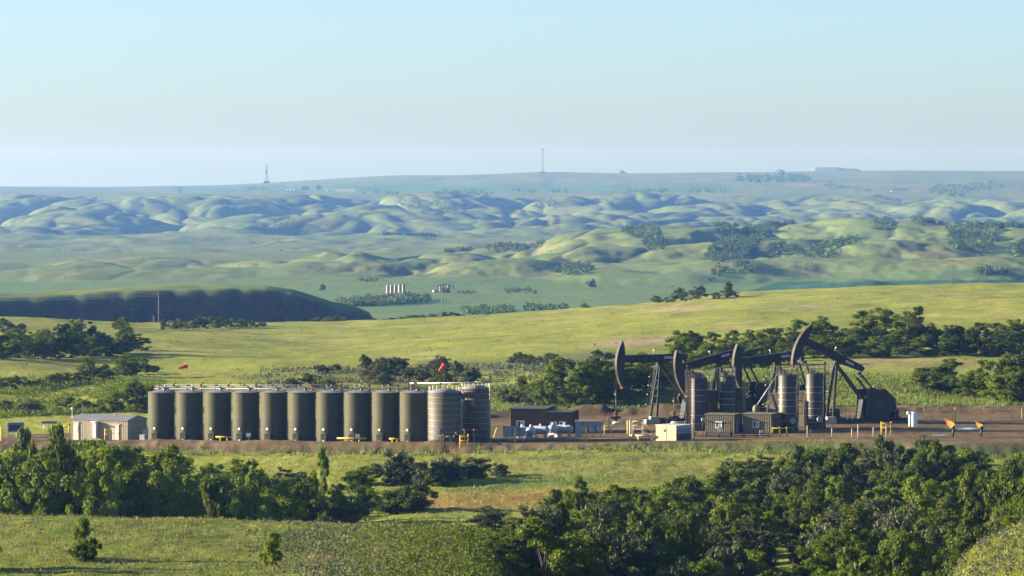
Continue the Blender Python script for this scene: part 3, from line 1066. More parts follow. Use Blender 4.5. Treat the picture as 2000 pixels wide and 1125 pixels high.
    for (px, base, top, w) in [(990, 780, 762, 45), (1010, 790, 765, 60), (1045, 798, 772, 50)]:
        p = hit(px, base, 676, 790)
        tree(px, p.y, top, w, 'grey', 'grey scrubby bush at the left foot of the grove behind the dark shed', 'bushes at the foot of the grove', name='bush', cat='bush', X=p.x)
    # --- tree belt behind the pumps
    Lb = 'green tree in the belt on the slope behind the pump jacks'
    for (px, base, top, w, kind) in [(1330, 722, 650, 60, 'green'), (1350, 716, 648, 70, 'dark'), (1395, 712, 652, 60, 'green'), (1430, 705, 645, 60, 'green'), (1465, 700, 645, 60, 'green'), (1500, 700, 640, 70, 'green'),
                                     (1375, 735, 672, 80, 'green'), (1440, 730, 668, 80, 'green'), (1490, 725, 668, 80, 'green'), (1540, 700, 650, 70, 'dark'), (1570, 698, 622, 80, 'green'), (1610, 695, 620, 80, 'green'),
                                     (1640, 692, 640, 70, 'dark'), (1690, 690, 608, 90, 'green'), (1725, 690, 602, 90, 'green'), (1775, 690, 602, 90, 'dark'), (1750, 694, 640, 90, 'green'), (1600, 700, 655, 80, 'green'),
                                     (1660, 698, 655, 80, 'green'), (1710, 698, 658, 80, 'bright'), (1545, 712, 672, 70, 'green'), (1800, 694, 655, 70, 'bright')]:
        p = hit(px, base, 735, 900)
        tree(px, p.y, top, w, kind, '%s %s tree in the belt behind the pump jacks, %s' % ('tall' if base - top > 60 else 'low', LOOK[kind], place3(px, 1450, 1620)), 'tree belt behind the pump jacks', X=p.x)
    Lc = 'green tree in the right hand belt across the far side of the pale meadow strip'
    for (px, base, top, w, kind) in [(1830, 692, 640, 60, 'dark'), (1855, 692, 635, 55, 'green'), (1880, 692, 638, 60, 'dark'), (1915, 693, 630, 70, 'green'), (1950, 693, 634, 70, 'green'), (1985, 693, 628, 70, 'green'),
                                     (2020, 693, 630, 80, 'green'), (1870, 694, 658, 70, 'dark'), (1935, 695, 655, 80, 'dark'), (1970, 695, 655, 70, 'bright'), (2060, 693, 630, 80, 'green')]:
        p = hit(px, base, 735, 900)
        tree(px, p.y, top, w, kind, LOOK[kind] + ' tree in the belt beyond the pale meadow strip, ' + place3(px, 1870, 1945), 'tree belt at the right edge', X=p.x)
    Ld = 'bushy tree on the bank at the far right behind the pad'
    for (px, base, top, w, kind) in [(1800, 752, 718, 55, 'green'), (1850, 768, 702, 100, 'green'), (1830, 765, 722, 70, 'dark'), (1905, 780, 725, 80, 'green'), (1935, 778, 702, 90, 'green'), (1950, 790, 730, 90, 'bright'),
                                     (1975, 795, 695, 90, 'green'), (2000, 800, 690, 90, 'dark'), (1990, 800, 742, 80, 'green'), (2040, 800, 690, 90, 'green'), (1885, 775, 738, 70, 'green')]:
        p = hit(px, base, 676, 800)
        tree(px, p.y, top, w, kind, LOOK[kind] + ' bushy tree on the far right bank behind the pad, ' + place3(px, 1860, 1960), 'trees on the far right bank', X=p.x)
    # --- left side behind the tanks
    Le = 'full green tree in the grove at the left edge on the slope'
    for (px, base, top, w, kind) in [(-40, 702, 640, 80, 'dark'), (5, 702, 650, 70, 'green'), (40, 700, 645, 70, 'green'), (75, 700, 645, 70, 'green'), (115, 698, 630, 75, 'dark'), (155, 695, 628, 75, 'green'),
                                     (190, 695, 650, 70, 'dark'), (232, 690, 622, 70, 'dark'), (260, 684, 650, 60, 'dark'), (215, 692, 655, 60, 'dark'), (140, 698, 655, 70, 'green'), (60, 700, 660, 70, 'dark'), (100, 700, 665, 60, 'dark'), (20, 701, 655, 70, 'green'), (175, 697, 660, 70, 'green'), (245, 690, 660, 60, 'green')]:
        p = hit(px, base, 735, 1000)
        tree(px, p.y, top, w, kind, LOOK[kind] + ' tree in the grove on the slope at the left edge, ' + place3(px, 80, 180), 'grove at the left edge', X=p.x)
    for (px, base, top, w) in [(8, 652, 622, 40), (38, 652, 634, 32), (-30, 655, 620, 50)]:
        p = hit(px, base, 900, 1300)
        tree(px, p.y, top, w, 'dark', 'dark tree behind the left edge grove', 'dark trees behind the left grove', X=p.x)
    Lf = 'bush in the ragged row on the slope between the left grove and the tanks'
    for (px, base, top, w, kind) in [(0, 760, 738, 30, 'green'), (28, 760, 732, 40, 'dark'), (48, 758, 736, 30, 'green'), (75, 755, 742, 30, 'grey'), (108, 752, 732, 42, 'dark'), (130, 748, 728, 40, 'green'),
                                     (170, 742, 698, 42, 'green'), (160, 745, 722, 50, 'green'), (200, 740, 712, 46, 'green'), (215, 738, 722, 50, 'dark'), (240, 735, 693, 60, 'green'), (255, 732, 710, 50, 'dark'),
                                     (275, 730, 695, 36, 'green'), (295, 727, 714, 36, 'dark')]:
        p = hit(px, base, 690, 900)
        tree(px, p.y, top, w, kind, LOOK[kind] + ' bush in the ragged row on the left slope above the shed, ' + place3(px, 100, 210), 'ragged bush row on the left slope', name='bush', cat='bush', X=p.x)
    for (px, base, top, w, kind, lb) in [(250, 806, 742, 80, 'green', 'large bushy tree against the left end of the tank row'), (215, 806, 765, 60, 'green', 'green bush left of the large bushy tree by the tanks'),
                                         (285, 806, 752, 60, 'dark', 'dark bush half hidden behind the first tank'), (310, 800, 748, 60, 'dark', 'dark bush showing above the second tank'),
                                         (130, 805, 775, 50, 'green', 'small green bush on the shaded bank above the beige shed'), (170, 806, 780, 50, 'green', 'low bush right of the small green bush above the beige shed'),
                                         (60, 810, 785, 50, 'grey', 'pale leafy bush on the shaded bank at the left edge'), (15, 806, 782, 50, 'dark', 'dark bush on the shaded bank at the left edge')]:
        p = hit(px, base, 645, 780)
        tree(px, p.y, top, w, kind, lb, None, name='bush', cat='bush', X=p.x)
    # --- dark scrub above the tank row
    Lg = 'dark scrub bush on the slope above the right half of the tank row'
    for i in range(34):
        px = R.choice([R.uniform(680, 900), R.uniform(740, 880), R.uniform(560, 960)])
        base = R.uniform(722, 757) - 0.04 * (px - 700)
        p = hit(px, base, 690, 900)
        kd = R.choice(['dark', 'grey', 'grey'])
        tree(px, p.y, base - R.uniform(14, 26), R.uniform(26, 48), kd, '%s bush on the %s slope above the %s' % (LOOK[kd], 'lower' if base > 738 else 'upper', (ORD[int(min(9, max(0, round((px - 315) / 54.8))))] + ' tank') if px < 835 else 'banded tanks'), 'scrub above the tank row', name='bush', cat='bush', X=p.x)
    Lh = 'grey brush on the slope left of the first pump jack head'
    for i in range(14):
        px = R.uniform(1000, 1200)
        base = 712 - 0.06 * (px - 1000) + R.uniform(-6, 10)
        p = hit(px, base, 735, 950)
        tree(px, p.y, base - R.uniform(9, 16), R.uniform(22, 38), 'grey', Lh, 'grey brush on the slope', name='bush', cat='bush', X=p.x)
    # --- on and behind the crest of the long slope
    for k, (px, base, top, w, kind) in enumerate([(1281, 592, 577, 26, 'green'), (1300, 591, 580, 20, 'green'), (1318, 589, 568, 22, 'green'), (1332, 588, 562, 26, 'dark'), (1365, 586, 558, 38, 'dark'), (1398, 584, 570, 24, 'dark'),
                                                  (1418, 582, 550, 28, 'dark'), (1436, 580, 568, 18, 'dark')]):
        p = hit(px, base, 1200, 1560)
        tree(px, p.y, top, w, kind, ['small bush at the left end of the crest trees', 'second low bush in the crest tree row beside the pole', 'small tree just right of the crest pole', 'slim dark tree third from the crest pole',
                                     'round dark tree in the middle of the crest trees', 'low dark tree right of the round crest tree', 'tallest dark tree at the right of the crest trees', 'small dark tree at the right end of the crest trees'][k],
             'trees on the crest', X=p.x, var=0 if k in (4, 6) else None)
    for (px, row, w) in [(1140, 592, 14), (1148, 597, 10)]:
        p = hit(px, 601, 1300, 1560)
        tree(px, p.y, row, w, 'green', 'tiny bush alone on the crest left of the crest trees', 'tiny crest bushes', name='bush', cat='bush', X=p.x)
    for i in range(15):
        px = 322 + i * 13.5
        p = hit(px, 644 - (px - 322) * 0.03, 1000, 1400)
        tree(px, p.y, R.uniform(617, 629), R.uniform(18, 30), R.choice(['green', 'green', 'dark']), 'small green tree in the row below the bluff', 'row of trees below the bluff', X=p.x)
    for i in range(16):
        px = 618 + i * 19
        p = gp(px, R.uniform(1440, 1475))
        tree(px, p.y, np.interp(px, [610, 650, 700, 735, 800, 870, 920], [618, 613, 624, 620, 613, 608, 612]) + R.uniform(0, 5), R.uniform(20, 36), R.choice(['green', 'green', 'dark']),
             'green bush top showing over the crest below the valley', 'bushes along the crest', name='bush', cat='bush', X=p.x)


region_trees()


# ------------------------------------------------------------------ grass, sage and far woods: masses nobody could count
def blades(name, X, Y, h, w, m, label, lean=0.25, nb=3, cat=None, seed=1):
    """tufts of upright three-cornered blades"""
    r = np.random.default_rng(seed)
    n = len(X)
    X = np.repeat(X, nb) + r.normal(0, 0.5, n * nb) * np.repeat(w, nb)
    Y = np.repeat(Y, nb) + r.normal(0, 0.5, n * nb) * np.repeat(w, nb)
    H = np.repeat(h, nb) * r.uniform(0.6, 1.25, n * nb)
    Wd = np.repeat(w, nb) * r.uniform(0.5, 1.1, n * nb)
    Z = ground(X, Y) - 0.03
    a = r.uniform(0, math.pi, n * nb)
    dx, dy = np.cos(a) * Wd * 0.5, np.sin(a) * Wd * 0.5
    lx = r.normal(0.12, lean, n * nb) * H
    ly = r.normal(0, lean, n * nb) * H
    co = np.stack([np.stack([X - dx, Y - dy, Z], -1), np.stack([X + dx, Y + dy, Z], -1), np.stack([X + lx, Y + ly, Z + H], -1)], 1).reshape(-1, 3)
    f = np.arange(len(co)).reshape(-1, 3)
    o = bpy.data.objects.new(name, raw_mesh(name, co, f, m))
    COL.objects.link(o)
    o['kind'] = 'stuff'
    o['label'] = label
    return o


def scatter(n, px0, px1, y0, y1, seed, dens=None):
    r = np.random.default_rng(seed)
    Y = np.sqrt(r.uniform(y0 ** 2, y1 ** 2, n))
    px = r.uniform(px0, px1, n)
    X = (px - 1000) / F * Y
    if dens is not None:
        k = r.uniform(0, 1, n) < dens(X, Y, px)
        X, Y = X[k], Y[k]
    return X, Y, r


def clumps(name, X, Y, hh, ww, m, label, nl, size, seed, sink=0.0):
    """many small bushes or far trees as sprays of leaf faces"""
    r = np.random.default_rng(seed)
    n = len(X)
    Z = ground(X, Y)
    g = r.normal(0, 1, (n, nl, 3))
    g /= np.linalg.norm(g, axis=2)[..., None]
    rad = r.uniform(0.3, 1.0, (n, nl, 1)) ** 0.5
    sc = np.stack([ww * 0.5, ww * 0.5, hh * 0.5], -1)[:, None, :]
    cen = np.stack([X, Y, Z + hh * 0.5 - sink], -1)[:, None, :] + g * rad * sc
    out = g + np.array([0, 0, 0.25])
    s = np.repeat(size, nl) if np.ndim(size) else size
    co, f = leaf_cards(cen.reshape(-1, 3), out.reshape(-1, 3), s, r)
    o = bpy.data.objects.new(name, raw_mesh(name, co, f, m))
    COL.objects.link(o)
    o['kind'] = 'stuff'
    o['label'] = label
    return o


def mass_vegetation():
    # foreground rise
    X, Y, r = scatter(34000, -60, 1250, 236, 338, 301, lambda X, Y, p: np.clip(0.55 + 0.9 * fbm(X / 4, Y / 7, 401, 3), 0.1, 1))
    blades('foreground_grass', X, Y, r.uniform(0.07, 0.22, len(X)), r.uniform(0.05, 0.13, len(X)), MATS['blade_near'], 'short green and tan grass on the foreground rise', seed=2)
    X, Y, r = scatter(26000, -60, 1250, 240, 338, 302, lambda X, Y, p: sstep(0.02, 0.35, fbm(X / 3.2, Y / 7, 220, 4)) * (0.25 + 0.75 * sstep(450, 750, p)) + 0.5 * sstep(322, 332, Y))
    blades('dry_grass', X, Y, r.uniform(0.12, 0.3, len(X)), r.uniform(0.05, 0.12, len(X)), MATS['blade_dry'], 'tan seed heads along the foreground crest', seed=3)
    X, Y, r = scatter(9000, -60, 1250, 238, 330, 303, lambda X, Y, p: (0.06 + 0.94 * sstep(420, 700, p)) * np.clip(sstep(-0.1, 0.3, fbm(X / 6, Y / 10, 402, 3)) * sstep(335, 290, Y) + 0.25, 0, 1) * (1 - 0.4 * sstep(1000, 1200, p)))
    clumps('sagebrush', X, Y, r.uniform(0.25, 0.62, len(X)), r.uniform(0.25, 0.55, len(X)), MATS['leaf_sage'], 'grey green sagebrush covering the foreground rise towards the thicket', 12, 0.075, 4)
    X, Y, r = scatter(5200, 620, 1350, 236, 350, 304, lambda X, Y, p: sstep(640, 900, p) * sstep(334, 312, Y) * 0.8 + sstep(900, 1000, p))
    clumps('dark_brush', X, Y, r.uniform(0.4, 1.0, len(X)), r.uniform(0.4, 0.9, len(X)), MATS['leaf_dark'], 'dark waist high brush on the shaded flank beside the right thicket', 16, 0.09, 5)  # dark brush that doubles as the shading along the bottom
    # corner slope at the right
    X, Y, r = scatter(20000, 1760, 2250, 195, 330, 305)
    blades('corner_grass', X, Y, r.uniform(0.12, 0.34, len(X)), r.uniform(0.05, 0.13, len(X)), MATS['blade_near'], 'grass on the slope in the lower right corner', seed=6)
    X, Y, r = scatter(1500, 1780, 2200, 215, 325, 306)
    clumps('corner_sage', X, Y, r.uniform(0.3, 0.6, len(X)), r.uniform(0.3, 0.6, len(X)), MATS['leaf_sage'], 'grey sage on the slope in the lower right corner', 12, 0.075, 7)
    # meadow
    X, Y, r = scatter(36000, 520, 1680, 420, 578, 307, lambda X, Y, p: np.clip(0.6 + 0.9 * fbm(X / 8, Y / 12, 403, 3), 0.1, 1))
    blades('meadow_grass', X, Y, r.uniform(0.1, 0.28, len(X)), r.uniform(0.08, 0.2, len(X)), MATS['blade'], 'long yellow green grass of the meadow in front of the pad', seed=8)
    X, Y, r = scatter(15000, -100, 2100, 556, 604, 308, lambda X, Y, p: np.clip(1 - np.abs(Y - np.interp(X, PAD_FX, PAD_FY) + 3.0) / 5.5, 0, 1) * sstep(-0.3, 0.2, fbm(X / 5, Y / 5, 404, 3)))
    blades('pad_edge_weeds', X, Y, r.uniform(0.3, 0.9, len(X)), r.uniform(0.12, 0.3, len(X)), MATS['blade_tall'], 'tall weeds along the front edge of the pad', seed=9)
    # tall grass bank behind the pumps
    X, Y, r = scatter(36000, 940, 2150, 668, 726, 309, lambda X, Y, p: (Y > np.interp(X, PAD_BX, PAD_BY) + 2) * np.clip(0.7 + 0.8 * fbm(X / 5, Y / 8, 405, 3), 0, 1))
    blades('bank_grass', X, Y, r.uniform(0.3, 0.75, len(X)), r.uniform(0.12, 0.3, len(X)), MATS['blade_tall'], 'tall dark green grass on the bank behind the pump jacks', seed=10)
    # scrub texture on the long slope
    X, Y, r = scatter(9000, -150, 2150, 690, 1400, 310, lambda X, Y, p: sstep(0.05, 0.4, fbm(X / 12, Y / 25, 406, 4)) * 0.8)
    blades('slope_grass', X, Y, r.uniform(0.15, 0.4, len(X)), r.uniform(0.25, 0.6, len(X)), MATS['blade_tall'], 'rough grass tussocks on the long slope behind the pad', seed=11)
    X, Y, r = scatter(16000, 420, 1260, 690, 860, 311, lambda X, Y, p: np.clip(1.2 - np.abs(Y - 745 + (p - 700) * 0.0) / 60, 0, 1) * sstep(430, 560, p) * sstep(-0.1, 0.25, fbm(X / 9, Y / 16, 407, 3)))
    clumps('slope_sage', X, Y, r.uniform(0.5, 1.1, len(X)), r.uniform(0.5, 1.1, len(X)), MATS['leaf_sage'], 'band of grey green sage on the slope above the tanks', 9, 0.16, 12)
    X, Y, r = scatter(9000, -150, 320, 690, 762, 312, lambda X, Y, p: sstep(-0.2, 0.2, fbm(X / 7, Y / 10, 408, 3)) * sstep(770, 735, Y))
    clumps('bank_scrub', X, Y, r.uniform(0.5, 1.3, len(X)), r.uniform(0.5, 1.2, len(X)), MATS['leaf_green'], 'low scrub on the shaded bank behind the beige shed', 9, 0.16, 13)
    # scrub on the bluff
    X, Y, r = scatter(9000, -120, 690, 1480, 1660, 313, lambda X, Y, p: sstep(0.05, 0.4, fbm(X / 14, Y / 22, 409, 3)) * 0.8 * (np.abs(Y - (1560 + 0.62 * (X + 160)) + 24) < 20))
    clumps('bluff_scrub', X, Y, r.uniform(0.6, 1.4, len(X)), r.uniform(0.8, 2.0, len(X)), MATS['leaf_dark'], 'dark scrub clinging to the face of the bluff', 8, 0.4, 14)

    X, Y, r = scatter(16000, -200, 2200, 2950, 8900, 314, lambda X, Y, p: sstep(0.08, 0.35, fbm(X / 45, Y / 110, 410, 4)) * ((Y < 4400) | (Y > 4700)) * 0.75)
    hh = r.uniform(0.5, 1.5, len(X)) * (0.7 + Y / 6500)
    clumps('hill_scrub', X, Y, hh, hh * r.uniform(1.0, 1.8, len(X)), MATS['leaf_far'], 'low dark scrub dotted over the far hills', 7, hh * 0.3, 15)
    # far woods, each stand where the photo shows one
    def wood(name, label, boxes, n, hgt, seed, y0, y1, mt='leaf_far'):
        rr = random.Random(seed)
        xs, ys = [], []
        tot = sum((b[2] - b[0]) * (b[3] - b[1]) for b in boxes)
        for b in boxes:
            k = max(3, int(n * (b[2] - b[0]) * (b[3] - b[1]) / tot))
            sl = b[4] if len(b) > 4 else 0.0
            for i in range(k):
                for _ in range(6):
                    t, s_ = rr.uniform(-1, 1), rr.uniform(-1, 1)
                    if t * t + s_ * s_ < 1.15:
                        break
                px = (b[0] + b[2]) / 2 + t * (b[2] - b[0]) / 2
                py = (b[1] + b[3]) / 2 + s_ * (b[3] - b[1]) / 2 + sl * (px - (b[0] + b[2]) / 2)
                p = hit(px, py, y0, y1, 700)
                xs.append(p.x)
                ys.append(p.y + rr.uniform(-4, 4))
        xs, ys = np.array(xs), np.array(ys)
        r2 = np.random.default_rng(seed)
        hh = r2.uniform(0.6, 1.2, len(xs)) * hgt
        clumps(name, xs, ys, hh, hh * r2.uniform(0.8, 1.4, len(xs)), MATS[mt], label, 26, hgt * 0.17, seed, sink=0.4)
    wood('ravine_wood', 'wooded ravine running up the right hand hills', [(1380, 470, 1480, 508, -0.25), (1410, 445, 1520, 480, -0.3), (1460, 422, 1550, 450, -0.25), (1395, 435, 1440, 452), (1500, 480, 1540, 500)], 520, 5.6, 501, 2950, 4500)
    wood('hollow_wood', 'dense wood in the hollow of the far right hills', [(1850, 430, 1950, 490), (1905, 415, 2010, 440, -0.2), (1780, 418, 1850, 440), (1970, 485, 2010, 505)], 420, 5.6, 502, 2950, 4500)
    wood('hill_wood', 'small wood on the middle hilltops', [(1215, 440, 1290, 465), (1255, 462, 1300, 490), (950, 470, 1062, 492, -0.1), (865, 466, 925, 484), (1700, 430, 1750, 452), (1590, 470, 1680, 486, -0.2), (1080, 520, 1160, 538, -0.08)], 420, 4.8, 503, 2950, 4500)
    wood('creek_wood', 'clumps of trees along the foot of the right hand hills', [(1430, 518, 1485, 534), (1390, 525, 1420, 540), (1120, 524, 1150, 536), (1910, 528, 1970, 540), (1560, 490, 1640, 505)], 150, 4.8, 504, 2800, 4300)
    wood('valley_wood', 'belt of blue green trees in front of the far tanks in the valley', [(660, 587, 838, 597, -0.045)], 240, 4.6, 505, 2100, 2900)
    wood('stream_wood', 'blue green trees along the stream beyond the crest', [(905, 606, 960, 616), (960, 605, 1005, 614), (1020, 602, 1068, 611), (1068, 603, 1110, 608)], 120, 4.2, 506, 2000, 2700)
    wood('field_hedge', 'dark scrub on the edge of the valley fields', [(985, 565, 1040, 574), (890, 570, 930, 576), (1380, 545, 1400, 551), (700, 545, 740, 552)], 90, 2.6, 507, 2100, 3200)
    wood('draw_wood', 'dark trees in the draws of the far left hills', [(535, 425, 578, 452), (780, 392, 860, 412), (860, 395, 915, 420), (1040, 392, 1090, 410), (740, 458, 860, 474), (1700, 372, 1760, 382)], 300, 6, 508, 5900, 8900)
    wood('skyline_wood', 'long row of trees standing on the plateau below the right skyline', [(1437, 349, 1452, 357), (1458, 348, 1505, 357), (1505, 350, 1530, 357), (1533, 347, 1580, 357), (1518, 338, 1532, 346)], 130, 14, 509, 9000, 13300)
    wood('plateau_wood', 'scattered shelter belts on the plateau', [(838, 374, 960, 382), (1000, 372, 1060, 378), (1080, 373, 1110, 380), (1225, 371, 1300, 379), (345, 366, 362, 378), (80, 388, 120, 395), (140, 388, 188, 396), (480, 369, 520, 375), (700, 378, 780, 382), (1340, 372, 1420, 380),
                                                                            (1815, 362, 1900, 385), (1610, 362, 1650, 371), (1880, 358, 1960, 372)], 330, 9, 510, 8500, 13000)


mass_vegetation()


# ------------------------------------------------------------------ equipment on the pad
mat('tank_olive', (0.060, 0.059, 0.030), 0.6, 0, 0.10, 0.5, spec=0.15)
mat('tank_seam', (0.10, 0.094, 0.055), 0.5, 0, 0.1, 0.6)
mat('rail_grey', (0.13, 0.13, 0.13), 0.5, 0.4, 0.1)
mat('tank_brown', (0.085, 0.070, 0.048), 0.6, 0, 0.12, 0.6)
mat('band', (0.30, 0.28, 0.24), 0.5, 0.2, 0.1)
mat('pump_paint', (0.026, 0.025, 0.017), 0.5, 0, 0.18, 1.2)
mat('pump_edge', (0.060, 0.052, 0.032), 0.5, 0, 0.15, 2)  # lighter, warmer copy of the pump paint
mat('vessel', (0.046, 0.042, 0.026), 0.5, 0, 0.15, 1.0)
mat('steel', (0.16, 0.16, 0.15), 0.45, 0.6, 0.12)
mat('galv', (0.42, 0.42, 0.40), 0.5, 0.4, 0.10)
mat('dark_steel', (0.035, 0.034, 0.032), 0.5, 0.3, 0.2)
mat('yellow', (0.62, 0.42, 0.02), 0.5, 0, 0.10)
mat('yellow_worn', (0.42, 0.36, 0.08), 0.6, 0, 0.2)
mat('red', (0.22, 0.03, 0.02), 0.5, 0, 0.15)
mat('rust', (0.085, 0.040, 0.026), 0.8, 0, 0.25)
mat('orange', (0.62, 0.10, 0.03), 0.6, 0, 0.1)
mat('sock', (0.70, 0.075, 0.03), 0.8, 0, 0.1)
mat('white', (0.72, 0.72, 0.70), 0.5, 0, 0.06)
mat('beige', (0.36, 0.31, 0.21), 0.7, 0, 0.08)
mat('beige_trim', (0.55, 0.50, 0.38), 0.6, 0, 0.06)
mat('roof_grey', (0.22, 0.22, 0.22), 0.6, 0.2, 0.12)
mat('siding', (0.150, 0.125, 0.080), 0.6, 0, 0.10)
mat('dark_siding', (0.085, 0.070, 0.045), 0.6, 0, 0.12)  # darker copy of siding; on the shed it carries the tanks' shade
mat('glass', (0.05, 0.06, 0.08), 0.1, 0, 0.05, spec=0.6)
mat('concrete', (0.42, 0.38, 0.30), 0.85, 0, 0.12)
mat('wood', (0.50, 0.42, 0.27), 0.8, 0, 0.12)
mat('pole_wood', (0.20, 0.17, 0.13), 0.85, 0, 0.15)
mat('cabinet', (0.28, 0.30, 0.33), 0.5, 0.2, 0.10)
mat('blue_panel', (0.10, 0.16, 0.32), 0.35, 0.2, 0.1)
mat('pink_pipe', (0.55, 0.40, 0.26), 0.6, 0, 0.1)
mat('green_pipe', (0.04, 0.16, 0.10), 0.5, 0, 0.1)
mat('plate', (0.60, 0.52, 0.56), 0.6, 0, 0.05)
mat('plate_red', (0.30, 0.03, 0.06), 0.6, 0, 0.05)
mat('propane', (0.42, 0.43, 0.45), 0.5, 0, 0.08)  # white tanks greyed and cooled, their shade put into the paint
mat('gravel', (0.12, 0.10, 0.08), 0.9, 0, 0.2)
M = MATS
AX = math.radians(-24)            # how the yard's buildings are turned


def put(px, Y, lift=0.0):
    p = gp(px, Y)
    return Vector((p.x, p.y, p.z + lift))


def ladder(b, p0, p1, w=0.45, step=0.35, r=0.03):
    """two rails and rungs; w along world-level direction across the ladder"""
    a, c = Vector(p0), Vector(p1)
    d = (c - a)
    side = Vector((0, 1, 0)) if abs(d.normalized().y) < 0.9 else Vector((1, 0, 0))
    s = side * (w / 2)
    b.tube(a - s, c - s, r, n=5)
    b.tube(a + s, c + s, r, n=5)
    n = int(d.length / step)
    for k in range(1, n):
        q = a + d * (k / n)
        b.tube(q - s, q + s, r * 0.7, n=4)
    return b


ORD = ['first', 'second', 'third', 'fourth', 'fifth', 'sixth', 'seventh', 'eighth', 'ninth', 'tenth']


def storage_tanks():
    D, H = 3.78, 6.9
    proto = thing('storage_tank', '', 'tank', (0, 0, 0), 0, 'row of ten olive tanks')
    r = D / 2
    b = MB()
    b.lathe([(r, -0.3), (r, H)], 56)
    sh = b.obj('shell', M['tank_olive'], proto)
    MB().lathe([(r, H - 0.1), (r + 0.05, H - 0.09), (r + 0.05, H + 0.01), (r, H + 0.02)], 56, smooth=False).obj('rim', M['tank_olive'], proto)
    for k in range(1, 4):
        z = H * k / 4
        MB().lathe([(r - 0.01, z - 0.02), (r + 0.012, z - 0.015), (r + 0.012, z + 0.015), (r - 0.01, z + 0.02)], 56).obj('seam', M['tank_seam'], sh)
    MB().lathe([(r + 0.02, H + 0.021), (0.9, H + 0.22), (0.25, H + 0.30), (0.0, H + 0.30)], 48).obj('roof', M['roof_grey'], proto)
    # manway box low on the sunny side
    th = math.radians(-111)
    cx, cy = math.cos(th), math.sin(th)
    b = MB()
    b.box((cx * (r + 0.18), cy * (r + 0.18), 0.55), (0.85, 0.55, 1.1), th + math.pi / 2)
    b.box((cx * (r + 0.20), cy * (r + 0.20), 1.14), (0.95, 0.65, 0.08), th + math.pi / 2)
    bx = b.obj('valve_box', M['tank_olive'], proto)
    MB().tube((cx * (r + 0.45), cy * (r + 0.45), 0.25), (cx * (r + 0.53), cy * (r + 0.53), 0.25), 0.16, n=10).obj('valve', M['white'], bx)
    t2 = math.radians(-116)
    c2 = (math.cos(t2), math.sin(t2))
    b = MB()
    b.tube((c2[0] * (r - 0.1), c2[1] * (r - 0.1), 1.85), (c2[0] * (r + 0.14), c2[1] * (r + 0.14), 1.85), 0.17, n=12)
    b.obj('manway', M['white'], proto)
    b = MB()
    b.tube((0.5, -0.4, H + 0.2), (0.5, -0.4, H + 0.55), 0.2, n=10)
    b.box((0.5, -0.4, H + 0.6), (0.5, 0.5, 0.08))
    b.obj('thief_hatch', M['steel'], proto)
    b = MB()
    b.tube((-0.4, 0.3, H + 0.2), (-0.4, 0.3, H + 0.95), 0.07, n=8)
    b.tube((-0.6, 0.3, H + 0.95), (0.05, 0.3, H + 0.95), 0.07, n=8)
    b.obj('vent', M['steel'], proto)
    spots = []
    for k in range(10):
        px = 315 + (808 - 315) * (k + 0.018 * k * (k - 9) * -0.05) / 9
        Y = 614 - 21 * k / 9
        o = proto if k == 0 else copy_tree(proto)
        p = put(px, Y)
        o.location = (p.x, p.y, pad_plane(p.x, p.y))
        o['label'] = 'olive storage tank, %s from the left in the row of ten' % ORD[k]
        spots.append(Vector(o.location))
    # walkway and pipes along the tank tops: one rack
    d = (spots[9] - spots[0]).normalized()
    nrm = Vector((-d.y, d.x, 0)).normalized()          # away from the camera side
    if nrm.y < 0:
        nrm = -nrm
    rack = thing('walkway', 'grey pipe walkway with handrails running along the tops of the ten tanks', 'walkway', spots[0])
    base = spots[0].copy()

    def L(k, off, z):
        q = spots[0] + (spots[9] - spots[0]) * (k / 9) + nrm * off - base
        return Vector((q.x, q.y, q.z + H + z))
    b = MB()
    b.bar(L(-0.4, 1.5, 0.28), L(10.6, 1.5, 0.28), 0.9, 0.08)
    b.obj('deck', M['steel'], rack)
    for off, z, nm in ((1.05, 0.95, 'handrail'), (1.95, 0.95, 'handrail')):
        MB().tube(L(-0.4, off, z), L(9.4, off, z), 0.032, n=6).obj(nm, M['rail_grey'], rack)
    for k in range(23):
        t = -0.4 + 9.8 * k / 22
        MB().tube(L(t, 1.05, 0.3), L(t, 1.05, 0.95), 0.025, n=5).obj('post', M['rail_grey'], rack)
    MB().tube(L(-0.3, 0.55, 0.72), L(9.5, 0.55, 0.72), 0.06, n=8).obj('header_pipe', M['rail_grey'], rack)
    MB().tube(L(-0.3, 0.2, 0.48), L(9.5, 0.2, 0.48), 0.07, n=8).obj('header_pipe', M['steel'], rack)
    for k in range(10):
        q = L(k + 0.42 - 0.5 * (k == 9), 0.3, 0)
        b = MB()
        b.tube(q + Vector((0, 0, 0.2)), q + Vector((0, 0, 0.85)), 0.09, n=8)
        b.box(q + Vector((0, 0, 0.95)), (0.28, 0.28, 0.28))
        b.tube(q + Vector((-0.1, 0, 0.9)), q + Vector((0.35, 0, 1.4)), 0.08, n=6)
        b.obj('red_valve', M['red'], rack)
        w = L(k + 0.05, 0.55, 0.72)
        MB().tube(w, w + Vector((0, 0, 0.35)), 0.06, n=6).obj('white_riser', M['white'], rack)
    # tall valve stems near the right end
    for k, t in enumerate((8.75, 9.85)):
        q = L(t, 0.6, 0)
        b = MB()
        b.tube(q, q + Vector((0, 0, 1.9)), 0.08, n=8)
        for z in (0.7, 1.2, 1.7):
            b.lathe([(0.0, -0.12), (0.2, -0.10), (0.2, 0.10), (0.0, 0.12)], 10, (q.x, q.y, q.z + z))
        b.obj('vent_stem', M['rust'], rack)
    MB().tube(L(8.75, 0.6, 1.25), L(11.6, 0.6, 1.35), 0.09, n=8).obj('vapour_pipe', M['galv'], rack)
    return spots


TANKS = storage_tanks()


